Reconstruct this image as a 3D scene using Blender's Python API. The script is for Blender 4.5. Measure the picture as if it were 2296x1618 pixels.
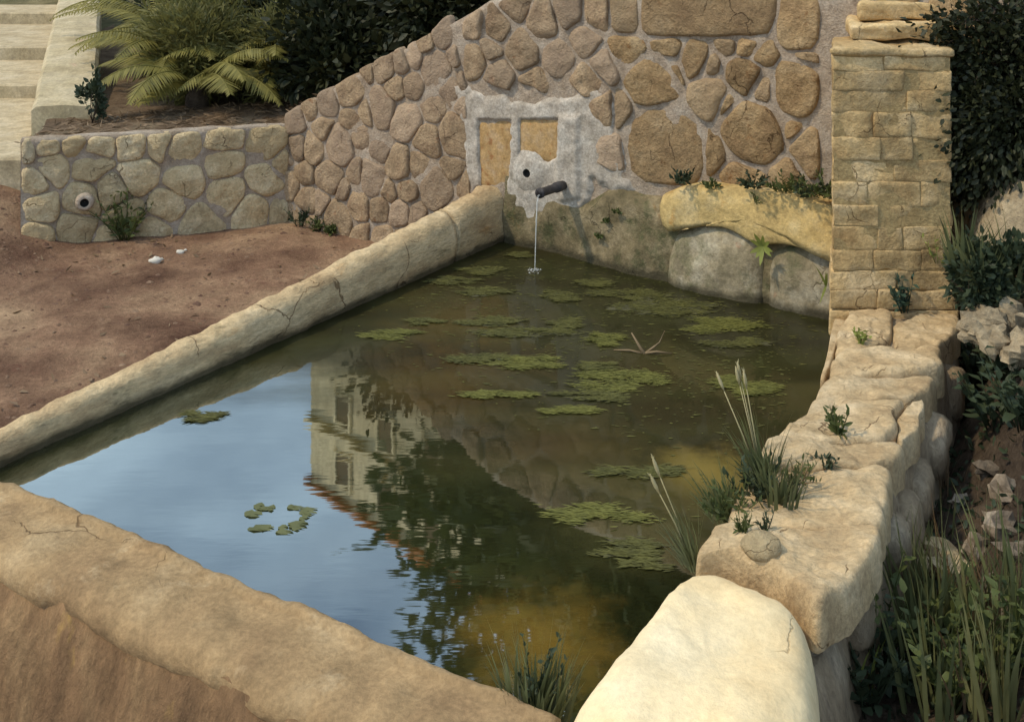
import bpy, math, random
from mathutils import Vector, noise
R = math.radians
for o in list(bpy.data.objects): bpy.data.objects.remove(o)
scene = bpy.context.scene
C = scene.collection

# ------------------------------------------------------------------ camera
F, CX, YH, H = 2343.0, 1148.0, -200.0, 1.9        # focal length and horizon measured in the 2296 px wide view
cam = bpy.data.cameras.new('camera'); camo = bpy.data.objects.new('camera', cam); C.objects.link(camo)
camo.location = (0, 0, H); camo.rotation_euler = (R(90), 0, 0)
cam.sensor_width = 36; cam.lens = 36*F/2296; cam.shift_y = -(809-YH)/2296
cam.clip_start = .05; cam.clip_end = 2000
scene.camera = camo
# ------------------------------------------------------------------ sky, sun, exposure
SUN_H = Vector((-.95, -.30)).normalized(); SUN_EL = R(53)
w = bpy.data.worlds.new('World'); scene.world = w; w.use_nodes = True
nt = w.node_tree; nt.nodes.clear()
def wn(t): return nt.nodes.new(t)
sky = wn('ShaderNodeTexSky'); sky.sky_type = 'NISHITA'; sky.sun_disc = False
sky.sun_elevation = SUN_EL; sky.sun_rotation = math.atan2(SUN_H.x, SUN_H.y)
sky.air_density = 1.0; sky.dust_density = 1.2; sky.ozone_density = 1.0
tcw = wn('ShaderNodeTexCoord'); mpw = wn('ShaderNodeMapping'); mpw.inputs['Scale'].default_value = (1.6, 1.6, 4.0)
nzw = wn('ShaderNodeTexNoise'); nzw.inputs['Scale'].default_value = 1.5; nzw.inputs['Detail'].default_value = 6
rpw = wn('ShaderNodeMapRange'); rpw.inputs[1].default_value = .36; rpw.inputs[2].default_value = .70; rpw.inputs[4].default_value = .85
mxw = wn('ShaderNodeMixRGB'); mxw.inputs[2].default_value = (9.4, 12.0, 14.2, 1)
bgw = wn('ShaderNodeBackground'); bgw.inputs['Strength'].default_value = .14; ow = wn('ShaderNodeOutputWorld')
L = nt.links.new
L(tcw.outputs['Generated'], mpw.inputs[0]); L(mpw.outputs[0], nzw.inputs['Vector']); L(nzw.outputs[0], rpw.inputs[0])
L(rpw.outputs[0], mxw.inputs[0]); L(sky.outputs[0], mxw.inputs[1]); L(mxw.outputs[0], bgw.inputs[0]); L(bgw.outputs[0], ow.inputs[0])
sd = bpy.data.lights.new('sun', 'SUN'); sd.energy = 2.35; sd.angle = R(2.5); sd.color = (1, .86, .62)
so = bpy.data.objects.new('sun', sd); C.objects.link(so)
so.rotation_euler = Vector((SUN_H.x*math.cos(SUN_EL), SUN_H.y*math.cos(SUN_EL), math.sin(SUN_EL))).to_track_quat('Z', 'Y').to_euler()
so.location = (-6, 6, 12)
vs = scene.view_settings; vs.view_transform = 'Standard'; vs.look = 'None'; vs.gamma = 1; vs.use_curve_mapping = False
vs.exposure = 0.05
scene.render.engine = 'CYCLES'
scene.render.resolution_x = 1024; scene.render.resolution_y = 721

# ------------------------------------------------------------------ helpers
rnd = random.Random(7)
V = Vector
def srgb(r, g, b):
    f = lambda c: (c/255/12.92) if c/255 <= .04045 else ((c/255+.055)/1.055)**2.4
    return (f(r), f(g), f(b), 1)
def G(x, y, z=0.0):
    Y = F*(H-z)/(y-YH); return V(((x-CX)/F*Y, Y, z))
def at(x, y, Y): return V(((x-CX)/F*Y, Y, H-(y-YH)/F*Y))
WL = {}
def thing(name, label, cat, loc=(0, 0, 0), group=None):
    o = bpy.data.objects.new(name, None); C.objects.link(o); o.location = loc; o.empty_display_size = .1
    o['label'] = label; o['category'] = cat
    if group: o['group'] = group
    WL[o.name] = V(loc); return o
def tag(o, label, cat, group=None):
    o['label'] = label; o['category'] = cat
    if group: o['group'] = group
    return o
def place(o, parent, origin):
    WL[o.name] = V(origin)
    if parent: o.parent = parent; o.location = V(origin)-WL[parent.name]
    else: o.location = origin
def mk(name, vs_, fs, mat, parent=None, smooth=True, origin=None, kind=None):
    vs_ = [V(v) for v in vs_]
    if origin is None:
        origin = sum(vs_, V())/len(vs_)
        origin.z = min(v.z for v in vs_)
    origin = V(origin)
    me = bpy.data.meshes.new(name); me.from_pydata([v-origin for v in vs_], [], fs)
    if smooth: me.polygons.foreach_set('use_smooth', [True]*len(me.polygons))
    if isinstance(mat, (list, tuple)):
        for m in mat: me.materials.append(m)
    else: me.materials.append(mat)
    me.update()
    o = bpy.data.objects.new(name, me); C.objects.link(o); place(o, parent, origin)
    if kind: o['kind'] = kind
    return o
def fn(p, s, o=3): return noise.fractal(V(p)*s, 1.0, 2.0, o)

# ---- materials
def mat_new(name):
    m = bpy.data.materials.new(name); m.use_nodes = True; n = m.node_tree; n.nodes.clear(); return m, n
def rough_mat(name, cols, scale=6, fine=60, bump=.5, bdist=.01, rough=.9, spots=None, spot_scale=14, spot_th=.62, objvar=.12, stretch=(1, 1, 1), moss=None, moss_th=.52, moss_scale=5, spec=.25, crack=0., crack_scale=3., wet=False, mott=1., hue=None):
    """weathered mineral surface: three tones, speckles, optional moss, per-piece tint and bump"""
    m, n = mat_new(name); N = n.nodes.new; K = n.links.new
    geo = N('ShaderNodeNewGeometry'); mp = N('ShaderNodeMapping'); mp.inputs['Scale'].default_value = stretch
    K(geo.outputs['Position'], mp.inputs[0])
    def nz(sc, det=5, ro=.6):
        t = N('ShaderNodeTexNoise'); t.inputs['Scale'].default_value = sc; t.inputs['Detail'].default_value = det; t.inputs['Roughness'].default_value = ro
        K(mp.outputs[0], t.inputs['Vector']); return t.outputs[0]
    a = nz(scale); r = N('ShaderNodeValToRGB'); K(a, r.inputs[0])
    e = r.color_ramp.elements; k = len(cols)
    e[0].position = .32; e[1].position = .68; e[0].color = cols[0]; e[1].color = cols[-1]
    for i in range(1, k-1): x = e.new(.32+.36*i/(k-1)); x.color = cols[i]
    col = r.outputs[0]
    def mix(c, fac, other, typ='MIX'):
        x = N('ShaderNodeMixRGB'); x.blend_type = typ
        K(fac, x.inputs[0]) if not isinstance(fac, float) else setattr(x.inputs[0], 'default_value', fac)
        K(c, x.inputs[1])
        if isinstance(other, tuple): x.inputs[2].default_value = other
        else: K(other, x.inputs[2])
        return x.outputs[0]
    def rng(v, lo, hi, a0=0., a1=1.):
        x = N('ShaderNodeMapRange'); x.inputs[1].default_value = lo; x.inputs[2].default_value = hi; x.inputs[3].default_value = a0; x.inputs[4].default_value = a1
        K(v, x.inputs[0]); return x.outputs[0]
    if spots:
        b = nz(spot_scale, 4, .65); col = mix(col, rng(b, spot_th, spot_th+.1, 0, .75), spots)
    if moss:
        b = nz(moss_scale, 6, .7); col = mix(col, rng(b, moss_th, moss_th+.14, 0, .85), moss)
    f_ = nz(fine, 6, .7)
    col = mix(col, 1.0, rng(f_, .25, .75, 1-.34*mott, 1+.28*mott), 'MULTIPLY')
    m_ = nz(scale*2.7, 5, .7); col = mix(col, 1.0, rng(m_, .3, .7, 1-.24*mott, 1+.2*mott), 'MULTIPLY')
    ck_ = None
    if crack:
        ds = N('ShaderNodeTexNoise'); ds.inputs['Scale'].default_value = crack_scale*2.5; ds.inputs['Detail'].default_value = 5; K(geo.outputs['Position'], ds.inputs['Vector'])
        va = N('ShaderNodeVectorMath'); va.operation = 'MULTIPLY_ADD'; K(ds.outputs['Color'], va.inputs[0]); va.inputs[1].default_value = (.5/crack_scale,)*3; K(geo.outputs['Position'], va.inputs[2])
        vo = N('ShaderNodeTexVoronoi'); vo.feature = 'DISTANCE_TO_EDGE'; vo.inputs['Scale'].default_value = crack_scale; K(va.outputs[0], vo.inputs['Vector'])
        g1 = nz(crack_scale*.9, 3); th = rng(g1, .50, .66, .0006, .016)
        dv = N('ShaderNodeMath'); dv.operation = 'DIVIDE'; ep = N('ShaderNodeMath'); ep.operation = 'ADD'; ep.inputs[1].default_value = .0008; K(vo.outputs['Distance'], ep.inputs[0]); K(ep.outputs[0], dv.inputs[0]); K(th, dv.inputs[1]); ck_ = rng(dv.outputs[0], .3, 1.0, crack, 0.)
        col = mix(col, ck_, lin(cols[0][0]*.4, cols[0][1]*.36, cols[0][2]*.32))
    if wet:
        sz = N('ShaderNodeSeparateXYZ'); K(geo.outputs['Position'], sz.inputs[0]); wz = N('ShaderNodeMath'); wz.operation = 'MULTIPLY_ADD'; K(nz(9, 3), wz.inputs[0]); wz.inputs[1].default_value = -.08; K(sz.outputs[2], wz.inputs[2])
        col = mix(col, rng(wz.outputs[0], -.022, .012, .85, 0.), lin(.045, .038, .02))
    oi = N('ShaderNodeObjectInfo')
    if hue:
        h1 = N('ShaderNodeMath'); h1.operation = 'MULTIPLY'; h1.inputs[1].default_value = 7.31; K(oi.outputs['Random'], h1.inputs[0]); h2 = N('ShaderNodeMath'); h2.operation = 'FRACT'; K(h1.outputs[0], h2.inputs[0])
        col = mix(col, rng(h2.outputs[0], .35, 1., 0., .7), hue)
    col = mix(col, 1.0, rng(oi.outputs['Random'], 0, 1, 1-objvar, 1+objvar), 'MULTIPLY')
    bs = N('ShaderNodeBsdfPrincipled'); bs.inputs['Roughness'].default_value = rough; bs.inputs['Specular IOR Level'].default_value = spec
    K(col, bs.inputs['Base Color'])
    c2 = nz(scale*3, 6, .65); ad = N('ShaderNodeMath'); ad.operation = 'ADD'; K(f_, ad.inputs[0]); K(c2, ad.inputs[1])
    hgt_ = ad.outputs[0]
    if ck_ is not None:
        sb = N('ShaderNodeMath'); sb.operation = 'SUBTRACT'; K(hgt_, sb.inputs[0]); K(ck_, sb.inputs[1]); hgt_ = sb.outputs[0]
    bp = N('ShaderNodeBump'); bp.inputs['Strength'].default_value = bump; bp.inputs['Distance'].default_value = bdist
    K(hgt_, bp.inputs['Height']); K(bp.outputs[0], bs.inputs['Normal'])
    o = N('ShaderNodeOutputMaterial'); K(bs.outputs[0], o.inputs[0]); return m
def leaf_mat(name, c0, c1, trans=.3, rough=.55, scale=9):
    m, n = mat_new(name); N = n.nodes.new; K = n.links.new
    geo = N('ShaderNodeNewGeometry'); t = N('ShaderNodeTexNoise'); t.inputs['Scale'].default_value = scale; t.inputs['Detail'].default_value = 3
    K(geo.outputs['Position'], t.inputs['Vector'])
    mr = N('ShaderNodeMapRange'); mr.inputs[1].default_value = .3; mr.inputs[2].default_value = .7; K(t.outputs[0], mr.inputs[0])
    ri = N('ShaderNodeMath'); ri.operation = 'MULTIPLY_ADD'; ri.inputs[1].default_value = .5; K(geo.outputs['Random Per Island'], ri.inputs[0]); 
    h = N('ShaderNodeMath'); h.operation = 'MULTIPLY'; h.inputs[1].default_value = .5; K(mr.outputs[0], h.inputs[0]); K(h.outputs[0], ri.inputs[2])
    mx = N('ShaderNodeMixRGB'); mx.inputs[1].default_value = c0; mx.inputs[2].default_value = c1; K(ri.outputs[0], mx.inputs[0])
    bs = N('ShaderNodeBsdfPrincipled'); bs.inputs['Roughness'].default_value = rough; bs.inputs['Specular IOR Level'].default_value = .3; K(mx.outputs[0], bs.inputs['Base Color'])
    tr = N('ShaderNodeBsdfTranslucent'); K(mx.outputs[0], tr.inputs[0])
    ms = N('ShaderNodeMixShader'); ms.inputs[0].default_value = trans; K(bs.outputs[0], ms.inputs[1]); K(tr.outputs[0], ms.inputs[2])
    o = N('ShaderNodeOutputMaterial'); K(ms.outputs[0], o.inputs[0]); return m
def plain(name, col, rough=.6, metal=0, spec=.4):
    m, n = mat_new(name); b = n.nodes.new('ShaderNodeBsdfPrincipled'); o = n.nodes.new('ShaderNodeOutputMaterial')
    b.inputs['Base Color'].default_value = col; b.inputs['Roughness'].default_value = rough; b.inputs['Metallic'].default_value = metal; b.inputs['Specular IOR Level'].default_value = spec
    n.links.new(b.outputs[0], o.inputs[0]); return m
lin = lambda r, g, b: (r, g, b, 1)
M = {}
M['wing_stone'] = rough_mat('warm_rubble_stone', [lin(.30, .20, .12), lin(.39, .275, .165), lin(.46, .335, .21)], 7, 70, .9, .02, spots=lin(.30, .14, .06), spot_th=.62, objvar=.2, hue=lin(.42, .31, .22), crack=.7, crack_scale=6.)
M['big_stone'] = rough_mat('ochre_wall_stone', [lin(.30, .19, .095), lin(.39, .26, .13), lin(.46, .33, .185)], 6, 60, .9, .022, spots=lin(.24, .12, .045), spot_th=.6, objvar=.18, hue=lin(.44, .32, .20), crack=.8, crack_scale=5.)
M['low_stone'] = rough_mat('pale_wall_stone', [lin(.48, .345, .185), lin(.61, .47, .27), lin(.69, .56, .36)], 6, 60, .9, .022, spots=lin(.36, .22, .10), spot_th=.62, objvar=.18, hue=lin(.50, .37, .20), crack=.8, crack_scale=5.)
M['mortar'] = rough_mat('grey_lilac_mortar', [lin(.36, .275, .195), lin(.43, .34, .255), lin(.49, .41, .325)], 9, 90, .8, .014, rough=.95, spots=lin(.25, .18, .125), spot_th=.62)
M['plaster'] = rough_mat('pale_grey_plaster', [lin(.34, .29, .23), lin(.42, .365, .30), lin(.52, .47, .40)], 10, 80, .5, .008, spots=lin(.24, .21, .16), spot_th=.6, objvar=.05)
M['panel'] = rough_mat('ochre_panel', [lin(.38, .23, .09), lin(.45, .29, .13), lin(.47, .33, .19)], 12, 80, .4, .006, spots=lin(.25, .09, .03), spot_scale=20, spot_th=.6, objvar=.1)
M['lining'] = rough_mat('mossy_basin_stone', [lin(.10, .08, .04), lin(.18, .14, .075), lin(.31, .245, .145)], 7, 60, .6, .014, rough=.8, spots=lin(.32, .17, .06), spot_scale=8, spot_th=.62, moss=lin(.07, .075, .03), moss_th=.5, moss_scale=6, objvar=.1, crack=.7, crack_scale=4., wet=True)
M['pale_lining'] = rough_mat('pale_wet_stone', [lin(.17, .14, .08), lin(.28, .23, .145), lin(.42, .37, .27)], 6, 60, .5, .012, rough=.7, spots=lin(.30, .16, .09), spot_scale=7, spot_th=.64, moss=lin(.10, .10, .045), moss_th=.52, moss_scale=5, crack=.7, crack_scale=4., wet=True)
M['ledge'] = rough_mat('yellow_ledge_stone', [lin(.38, .27, .11), lin(.50, .36, .15), lin(.52, .41, .22)], 6, 60, .5, .012, spots=lin(.44, .22, .05), spot_scale=7, spot_th=.62, moss=lin(.13, .125, .05), moss_th=.6, moss_scale=8)
M['coping'] = rough_mat('worn_coping_stone', [lin(.44, .30, .16), lin(.56, .415, .235), lin(.64, .50, .31)], 5, 60, .7, .016, spots=lin(.46, .24, .08), spot_scale=6, spot_th=.66, moss=lin(.24, .19, .10), moss_th=.58, moss_scale=9, objvar=.05, stretch=(.55, .55, 1.6), crack=.9, crack_scale=2.6, wet=True)
M['front'] = rough_mat('tan_rendered_rim', [lin(.25, .16, .08), lin(.33, .22, .11), lin(.40, .285, .155)], 4, 70, .45, .012, spots=lin(.20, .12, .06), spot_scale=13, spot_th=.66, moss=lin(.52, .39, .23), moss_th=.55, moss_scale=3.4, objvar=.02, crack=.8, crack_scale=2.2)
M['front_base'] = rough_mat('brown_rim_base', [lin(.15, .088, .045), lin(.22, .13, .065), lin(.30, .19, .095)], 6, 50, .7, .02, spots=lin(.42, .27, .08), spot_scale=7, spot_th=.63, objvar=.02, stretch=(1, 1, .4))  # brown base, albedo lowered further to put shade on this outer face
M['slab'] = rough_mat('pale_slab_stone', [lin(.40, .275, .145), lin(.51, .37, .205), lin(.59, .455, .28)], 5, 60, .55, .014, spots=lin(.34, .20, .09), spot_scale=7, spot_th=.66, objvar=.07, stretch=(1, 1.6, 1), crack=.9, crack_scale=4.)
M['bright'] = rough_mat('cream_smooth_stone', [lin(.72, .52, .27), lin(.80, .63, .37), lin(.84, .70, .46)], 2.2, 60, .45, .01, spots=lin(.55, .27, .09), spot_scale=5, spot_th=.66, objvar=.0, crack=.6, crack_scale=3., mott=.45)
M['face'] = rough_mat('grey_tan_wall_core', [lin(.26, .19, .12), lin(.36, .27, .17), lin(.45, .36, .25)], 7, 50, .8, .02, spots=lin(.17, .12, .08), spot_th=.6, stretch=(1, 1, .4))
M['pillar'] = rough_mat('golden_ashlar', [lin(.43, .275, .12), lin(.56, .39, .185), lin(.65, .49, .28)], 5, 55, .8, .018, spots=lin(.33, .20, .07), spot_scale=7, spot_th=.64, moss=lin(.25, .19, .095), moss_th=.62, moss_scale=4.5, objvar=.2, crack=.7, crack_scale=5.)
M['pillar_joint'] = rough_mat('sandy_joint', [lin(.42, .29, .13), lin(.52, .38, .18)], 8, 60, .8, .015)
M['dirt'] = rough_mat('red_brown_earth', [lin(.10, .052, .034), lin(.23, .138, .086), lin(.38, .255, .155)], 1.6, 45, .9, .02, rough=1, spots=lin(.15, .075, .05), spot_scale=9, spot_th=.6, moss=lin(.34, .225, .14), moss_th=.6, moss_scale=3, spec=.1)
M['terrace'] = rough_mat('terrace_soil', [lin(.14, .095, .06), lin(.20, .14, .09), lin(.25, .19, .12)], 3, 60, .9, .02, rough=1, spots=lin(.10, .06, .035), spot_th=.55, spec=.1)
M['bank'] = rough_mat('dark_bank_soil', [lin(.055, .04, .03), lin(.09, .065, .045), lin(.15, .11, .075)], 5, 50, .9, .03, rough=1, spec=.1)
M['hill'] = rough_mat('scrub_hillside', [lin(.07, .07, .03), lin(.13, .12, .06), lin(.22, .18, .10)], .5, 4, .9, .1, rough=1, spec=.1)
M['step'] = rough_mat('pale_step_stone', [lin(.38, .30, .18), lin(.47, .38, .24), lin(.53, .44, .30)], 4, 50, .4, .01, objvar=.06)
M['parapet'] = rough_mat('limewashed_parapet', [lin(.36, .29, .17), lin(.45, .37, .23), lin(.50, .42, .28)], 3.5, 50, .4, .012, spots=lin(.42, .28, .20), spot_scale=4, spot_th=.64)
M['boulder'] = rough_mat('buff_boulder', [lin(.27, .20, .12), lin(.36, .28, .175), lin(.43, .35, .23)], 5, 50, .8, .02, crack=.7, crack_scale=3.)
M['rubble'] = rough_mat('rubble_chip', [lin(.11, .085, .06), lin(.18, .14, .10), lin(.30, .25, .19)], 8, 50, .6, .012, objvar=.3)
M['pebble'] = plain('chalk_pebble', lin(.58, .54, .46), .9)
M['palm'] = leaf_mat('palm_leaflet', lin(.11, .105, .022), lin(.34, .29, .075), .35)
M['dark_leaf'] = leaf_mat('dark_shrub_leaf', lin(.012, .016, .007), lin(.04, .045, .016), .15)  # near-black leaf tone also stands in for deep shade behind the wall
M['tree_leaf'] = leaf_mat('tree_leaf', lin(.035, .05, .018), lin(.12, .14, .05), .35, scale=1.5)
M['weed'] = leaf_mat('weed_leaf', lin(.045, .065, .02), lin(.14, .16, .05), .3)
M['teal'] = leaf_mat('blue_green_leaf', lin(.03, .06, .045), lin(.075, .12, .075), .2)
M['deep'] = leaf_mat('deep_green_leaf', lin(.022, .034, .018), lin(.062, .082, .040), .2)
M['lime'] = leaf_mat('yellow_green_leaf', lin(.17, .20, .035), lin(.33, .36, .10), .35)
M['grass'] = leaf_mat('grey_green_grass', lin(.07, .085, .035), lin(.22, .23, .10), .3)
M['grass2'] = leaf_mat('faded_olive_grass', lin(.10, .105, .04), lin(.26, .25, .11), .3)
M['seed'] = leaf_mat('straw_seed_head', lin(.40, .35, .18), lin(.55, .48, .28), .3)
M['dry'] = leaf_mat('dry_stem', lin(.13, .08, .04), lin(.24, .16, .09), .1)
M['algae'] = leaf_mat('olive_algae', lin(.06, .06, .02), lin(.14, .135, .035), .1, .75, 12)
M['algae_b'] = leaf_mat('bright_algae', lin(.08, .083, .02), lin(.20, .195, .045), .1, .7, 12)
M['algae_d'] = leaf_mat('dull_algae', lin(.05, .047, .025), lin(.10, .095, .05), .1, .75, 12)
M['bark'] = rough_mat('bark', [lin(.05, .035, .025), lin(.11, .08, .055)], 8, 40, .8, .02)
M['twig'] = plain('wet_twig', lin(.20, .14, .075), .7)
M['iron'] = rough_mat('dull_iron', [lin(.03, .028, .03), lin(.07, .062, .06)], 20, 90, .4, .004, rough=.55, spots=lin(.16, .08, .04))
M['black'] = plain('painted_hole_dark', lin(.012, .01, .008), .8)  # near-black colour stands in for the darkness inside shallow holes and the bore
M['house'] = rough_mat('cream_house_render', [lin(.70, .58, .36), lin(.80, .69, .46)], .6, 4, .2, .02)
M['shutter'] = plain('brown_shutter', lin(.13, .085, .04), .7)
M['tile'] = rough_mat('terracotta', [lin(.34, .13, .05), lin(.44, .20, .09)], 1, 6, .3, .02)
M['glass'] = plain('window_glass', lin(.04, .045, .05), .1, 0, .6)
def water_mat():
    m, n = mat_new('pond_water'); N = n.nodes.new; K = n.links.new
    geo = N('ShaderNodeNewGeometry')
    t = N('ShaderNodeTexNoise'); t.inputs['Scale'].default_value = 1.3; t.inputs['Detail'].default_value = 4; K(geo.outputs['Position'], t.inputs['Vector'])
    r = N('ShaderNodeValToRGB'); K(t.outputs[0], r.inputs[0]); e = r.color_ramp.elements
    e[0].position = .35; e[0].color = lin(.012, .014, .005); e[1].position = .68; e[1].color = lin(.036, .030, .009); x = e.new(.52); x.color = lin(.020, .022, .007)
    col = r.outputs[0]
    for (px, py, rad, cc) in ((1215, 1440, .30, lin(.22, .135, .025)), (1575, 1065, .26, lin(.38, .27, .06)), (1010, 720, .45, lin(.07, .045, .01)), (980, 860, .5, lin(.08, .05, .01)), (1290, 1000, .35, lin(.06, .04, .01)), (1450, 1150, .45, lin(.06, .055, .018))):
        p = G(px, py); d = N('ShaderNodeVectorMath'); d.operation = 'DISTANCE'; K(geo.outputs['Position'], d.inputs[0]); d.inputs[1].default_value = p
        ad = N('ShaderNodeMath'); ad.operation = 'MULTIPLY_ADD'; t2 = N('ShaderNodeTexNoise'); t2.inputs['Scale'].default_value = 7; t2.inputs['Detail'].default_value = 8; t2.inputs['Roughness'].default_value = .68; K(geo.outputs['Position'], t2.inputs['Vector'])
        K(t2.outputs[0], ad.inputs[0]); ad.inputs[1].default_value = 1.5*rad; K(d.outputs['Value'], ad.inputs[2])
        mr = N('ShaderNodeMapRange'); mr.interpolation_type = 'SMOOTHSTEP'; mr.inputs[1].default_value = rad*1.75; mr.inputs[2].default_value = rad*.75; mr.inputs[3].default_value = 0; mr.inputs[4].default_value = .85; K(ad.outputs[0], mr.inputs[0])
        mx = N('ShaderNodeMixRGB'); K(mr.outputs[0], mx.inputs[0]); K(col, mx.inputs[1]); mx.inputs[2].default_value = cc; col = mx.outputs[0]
    df = N('ShaderNodeBsdfDiffuse'); K(col, df.inputs[0])
    gl = N('ShaderNodeBsdfGlossy'); gl.inputs['Roughness'].default_value = .02; gl.inputs['Color'].default_value = (.95, 1, .97, 1)
    mp = N('ShaderNodeMapping'); mp.inputs['Scale'].default_value = (2.2, 9, 1); K(geo.outputs['Position'], mp.inputs[0])
    w1 = N('ShaderNodeTexNoise'); w1.inputs['Scale'].default_value = 1.6; w1.inputs['Detail'].default_value = 3; K(mp.outputs[0], w1.inputs['Vector'])
    bp = N('ShaderNodeBump'); bp.inputs['Strength'].default_value = .055; bp.inputs['Distance'].default_value = .004; K(w1.outputs[0], bp.inputs['Height'])
    K(bp.outputs[0], gl.inputs['Normal'])
    fr = N('ShaderNodeFresnel'); fr.inputs['IOR'].default_value = 4.6; K(bp.outputs[0], fr.inputs['Normal'])
    ms = N('ShaderNodeMixShader'); K(fr.outputs[0], ms.inputs[0]); K(df.outputs[0], ms.inputs[1]); K(gl.outputs[0], ms.inputs[2])
    # added dull film on the far side: hides wall reflections, paints the water dark
    sx = N('ShaderNodeVectorMath'); sx.operation = 'DOT_PRODUCT'; K(geo.outputs['Position'], sx.inputs[0]); sx.inputs[1].default_value = (.9, 1, 0)
    nf = N('ShaderNodeTexNoise'); nf.inputs['Scale'].default_value = 1.5; nf.inputs['Detail'].default_value = 7; nf.inputs['Roughness'].default_value = .62
    mf = N('ShaderNodeMapping'); mf.inputs['Scale'].default_value = (.7, 2.0, 1); K(geo.outputs['Position'], mf.inputs[0]); K(mf.outputs[0], nf.inputs['Vector'])
    ma = N('ShaderNodeMath'); ma.operation = 'MULTIPLY_ADD'; K(nf.outputs[0], ma.inputs[0]); ma.inputs[1].default_value = 1.5; K(sx.outputs['Value'], ma.inputs[2])
    fm = N('ShaderNodeMapRange'); fm.interpolation_type = 'SMOOTHSTEP'; fm.inputs[1].default_value = 3.70; fm.inputs[2].default_value = 4.75; fm.inputs[4].default_value = .86; K(ma.outputs[0], fm.inputs[0])
    fc = N('ShaderNodeValToRGB'); fe = fc.color_ramp.elements; fe[0].position = .36; fe[0].color = lin(.016, .011, .005); fe[1].position = .64; fe[1].color = lin(.040, .038, .013); fx = fe.new(.5); fx.color = lin(.028, .025, .009)
    n3 = N('ShaderNodeTexNoise'); n3.inputs['Scale'].default_value = 2.2; n3.inputs['Detail'].default_value = 6; K(mf.outputs[0], n3.inputs['Vector']); K(n3.outputs[0], fc.inputs[0])
    fcol = N('ShaderNodeMixRGB'); fcol.inputs[0].default_value = .5; K(fc.outputs[0], fcol.inputs[1]); K(col, fcol.inputs[2])
    fd_ = N('ShaderNodeBsdfPrincipled'); fd_.inputs['Roughness'].default_value = .3; fd_.inputs['Specular IOR Level'].default_value = .1; K(fcol.outputs[0], fd_.inputs['Base Color'])
    m2 = N('ShaderNodeMixShader'); K(fm.outputs[0], m2.inputs[0]); K(ms.outputs[0], m2.inputs[1]); K(fd_.outputs[0], m2.inputs[2])
    o = N('ShaderNodeOutputMaterial'); K(m2.outputs[0], o.inputs[0]); return m
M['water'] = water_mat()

# ---- shape builders
def chaikin(p, k=1, c=.15):
    for _ in range(k):
        q = []
        for i in range(len(p)):
            a, b = V(p[i]).to_2d() if len(p[i]) > 2 else V(p[i]), V(p[(i+1) % len(p)])
            q += [a*(1-c)+b*c, a*c+b*(1-c)]
        p = q
    return p
def resample(p, n):
    p = [V(a) for a in p]; ds = [(p[(i+1) % len(p)]-p[i]).length for i in range(len(p))]; tot = sum(ds); out = []
    i = 0; acc = 0
    for k in range(n):
        s = tot*k/n
        while acc+ds[i] < s: acc += ds[i]; i += 1
        out.append(p[i].lerp(p[(i+1) % len(p)], (s-acc)/max(ds[i], 1e-9)))
    return out
def area(p): return .5*sum(p[i][0]*p[(i+1) % len(p)][1]-p[(i+1) % len(p)][0]*p[i][1] for i in range(len(p)))
FACE = [(.2, 0), (.4, 0), (.58, 0), (.74, 0), (.87, -.02), (.95, -.09), (.985, -.3), (1, -1)]
LOW = [(.55, .0), (.93, -.16), (1.0, -1)]
MID = [(.3, 0), (.6, -.01), (.8, -.06), (.92, -.2), (.985, -.5), (1.0, -1)]
HI = [(.1, 0), (.2, 0), (.3, 0), (.4, 0), (.5, 0), (.6, 0), (.7, -.004), (.8, -.014), (.87, -.03), (.925, -.06), (.965, -.13), (.988, -.28), (1.0, -.55), (1.0, -1)]
TOPP = [(k*.045, 0) for k in range(1, 19)]+[(.85, -.006), (.89, -.015), (.925, -.035), (.955, -.08), (.98, -.18), (.995, -.4), (1, -.65), (1, -1)]
SOFT = [(.08, 0), (.16, 0), (.25, 0), (.34, -.004), (.43, -.01), (.52, -.02), (.61, -.035), (.7, -.06), (.78, -.09), (.85, -.14), (.91, -.21), (.96, -.33), (.99, -.55), (1.0, -1)]
ROUND = [(.08, -.002), (.16, -.01), (.25, -.02), (.34, -.04), (.43, -.07), (.52, -.105), (.61, -.15), (.7, -.21), (.78, -.28), (.85, -.36), (.91, -.46), (.96, -.6), (.99, -.78), (1.0, -1)]
PLAN = (V((0, 0, 0)), V((1, 0, 0)), V((0, 1, 0)), V((0, 0, 1)))
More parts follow.
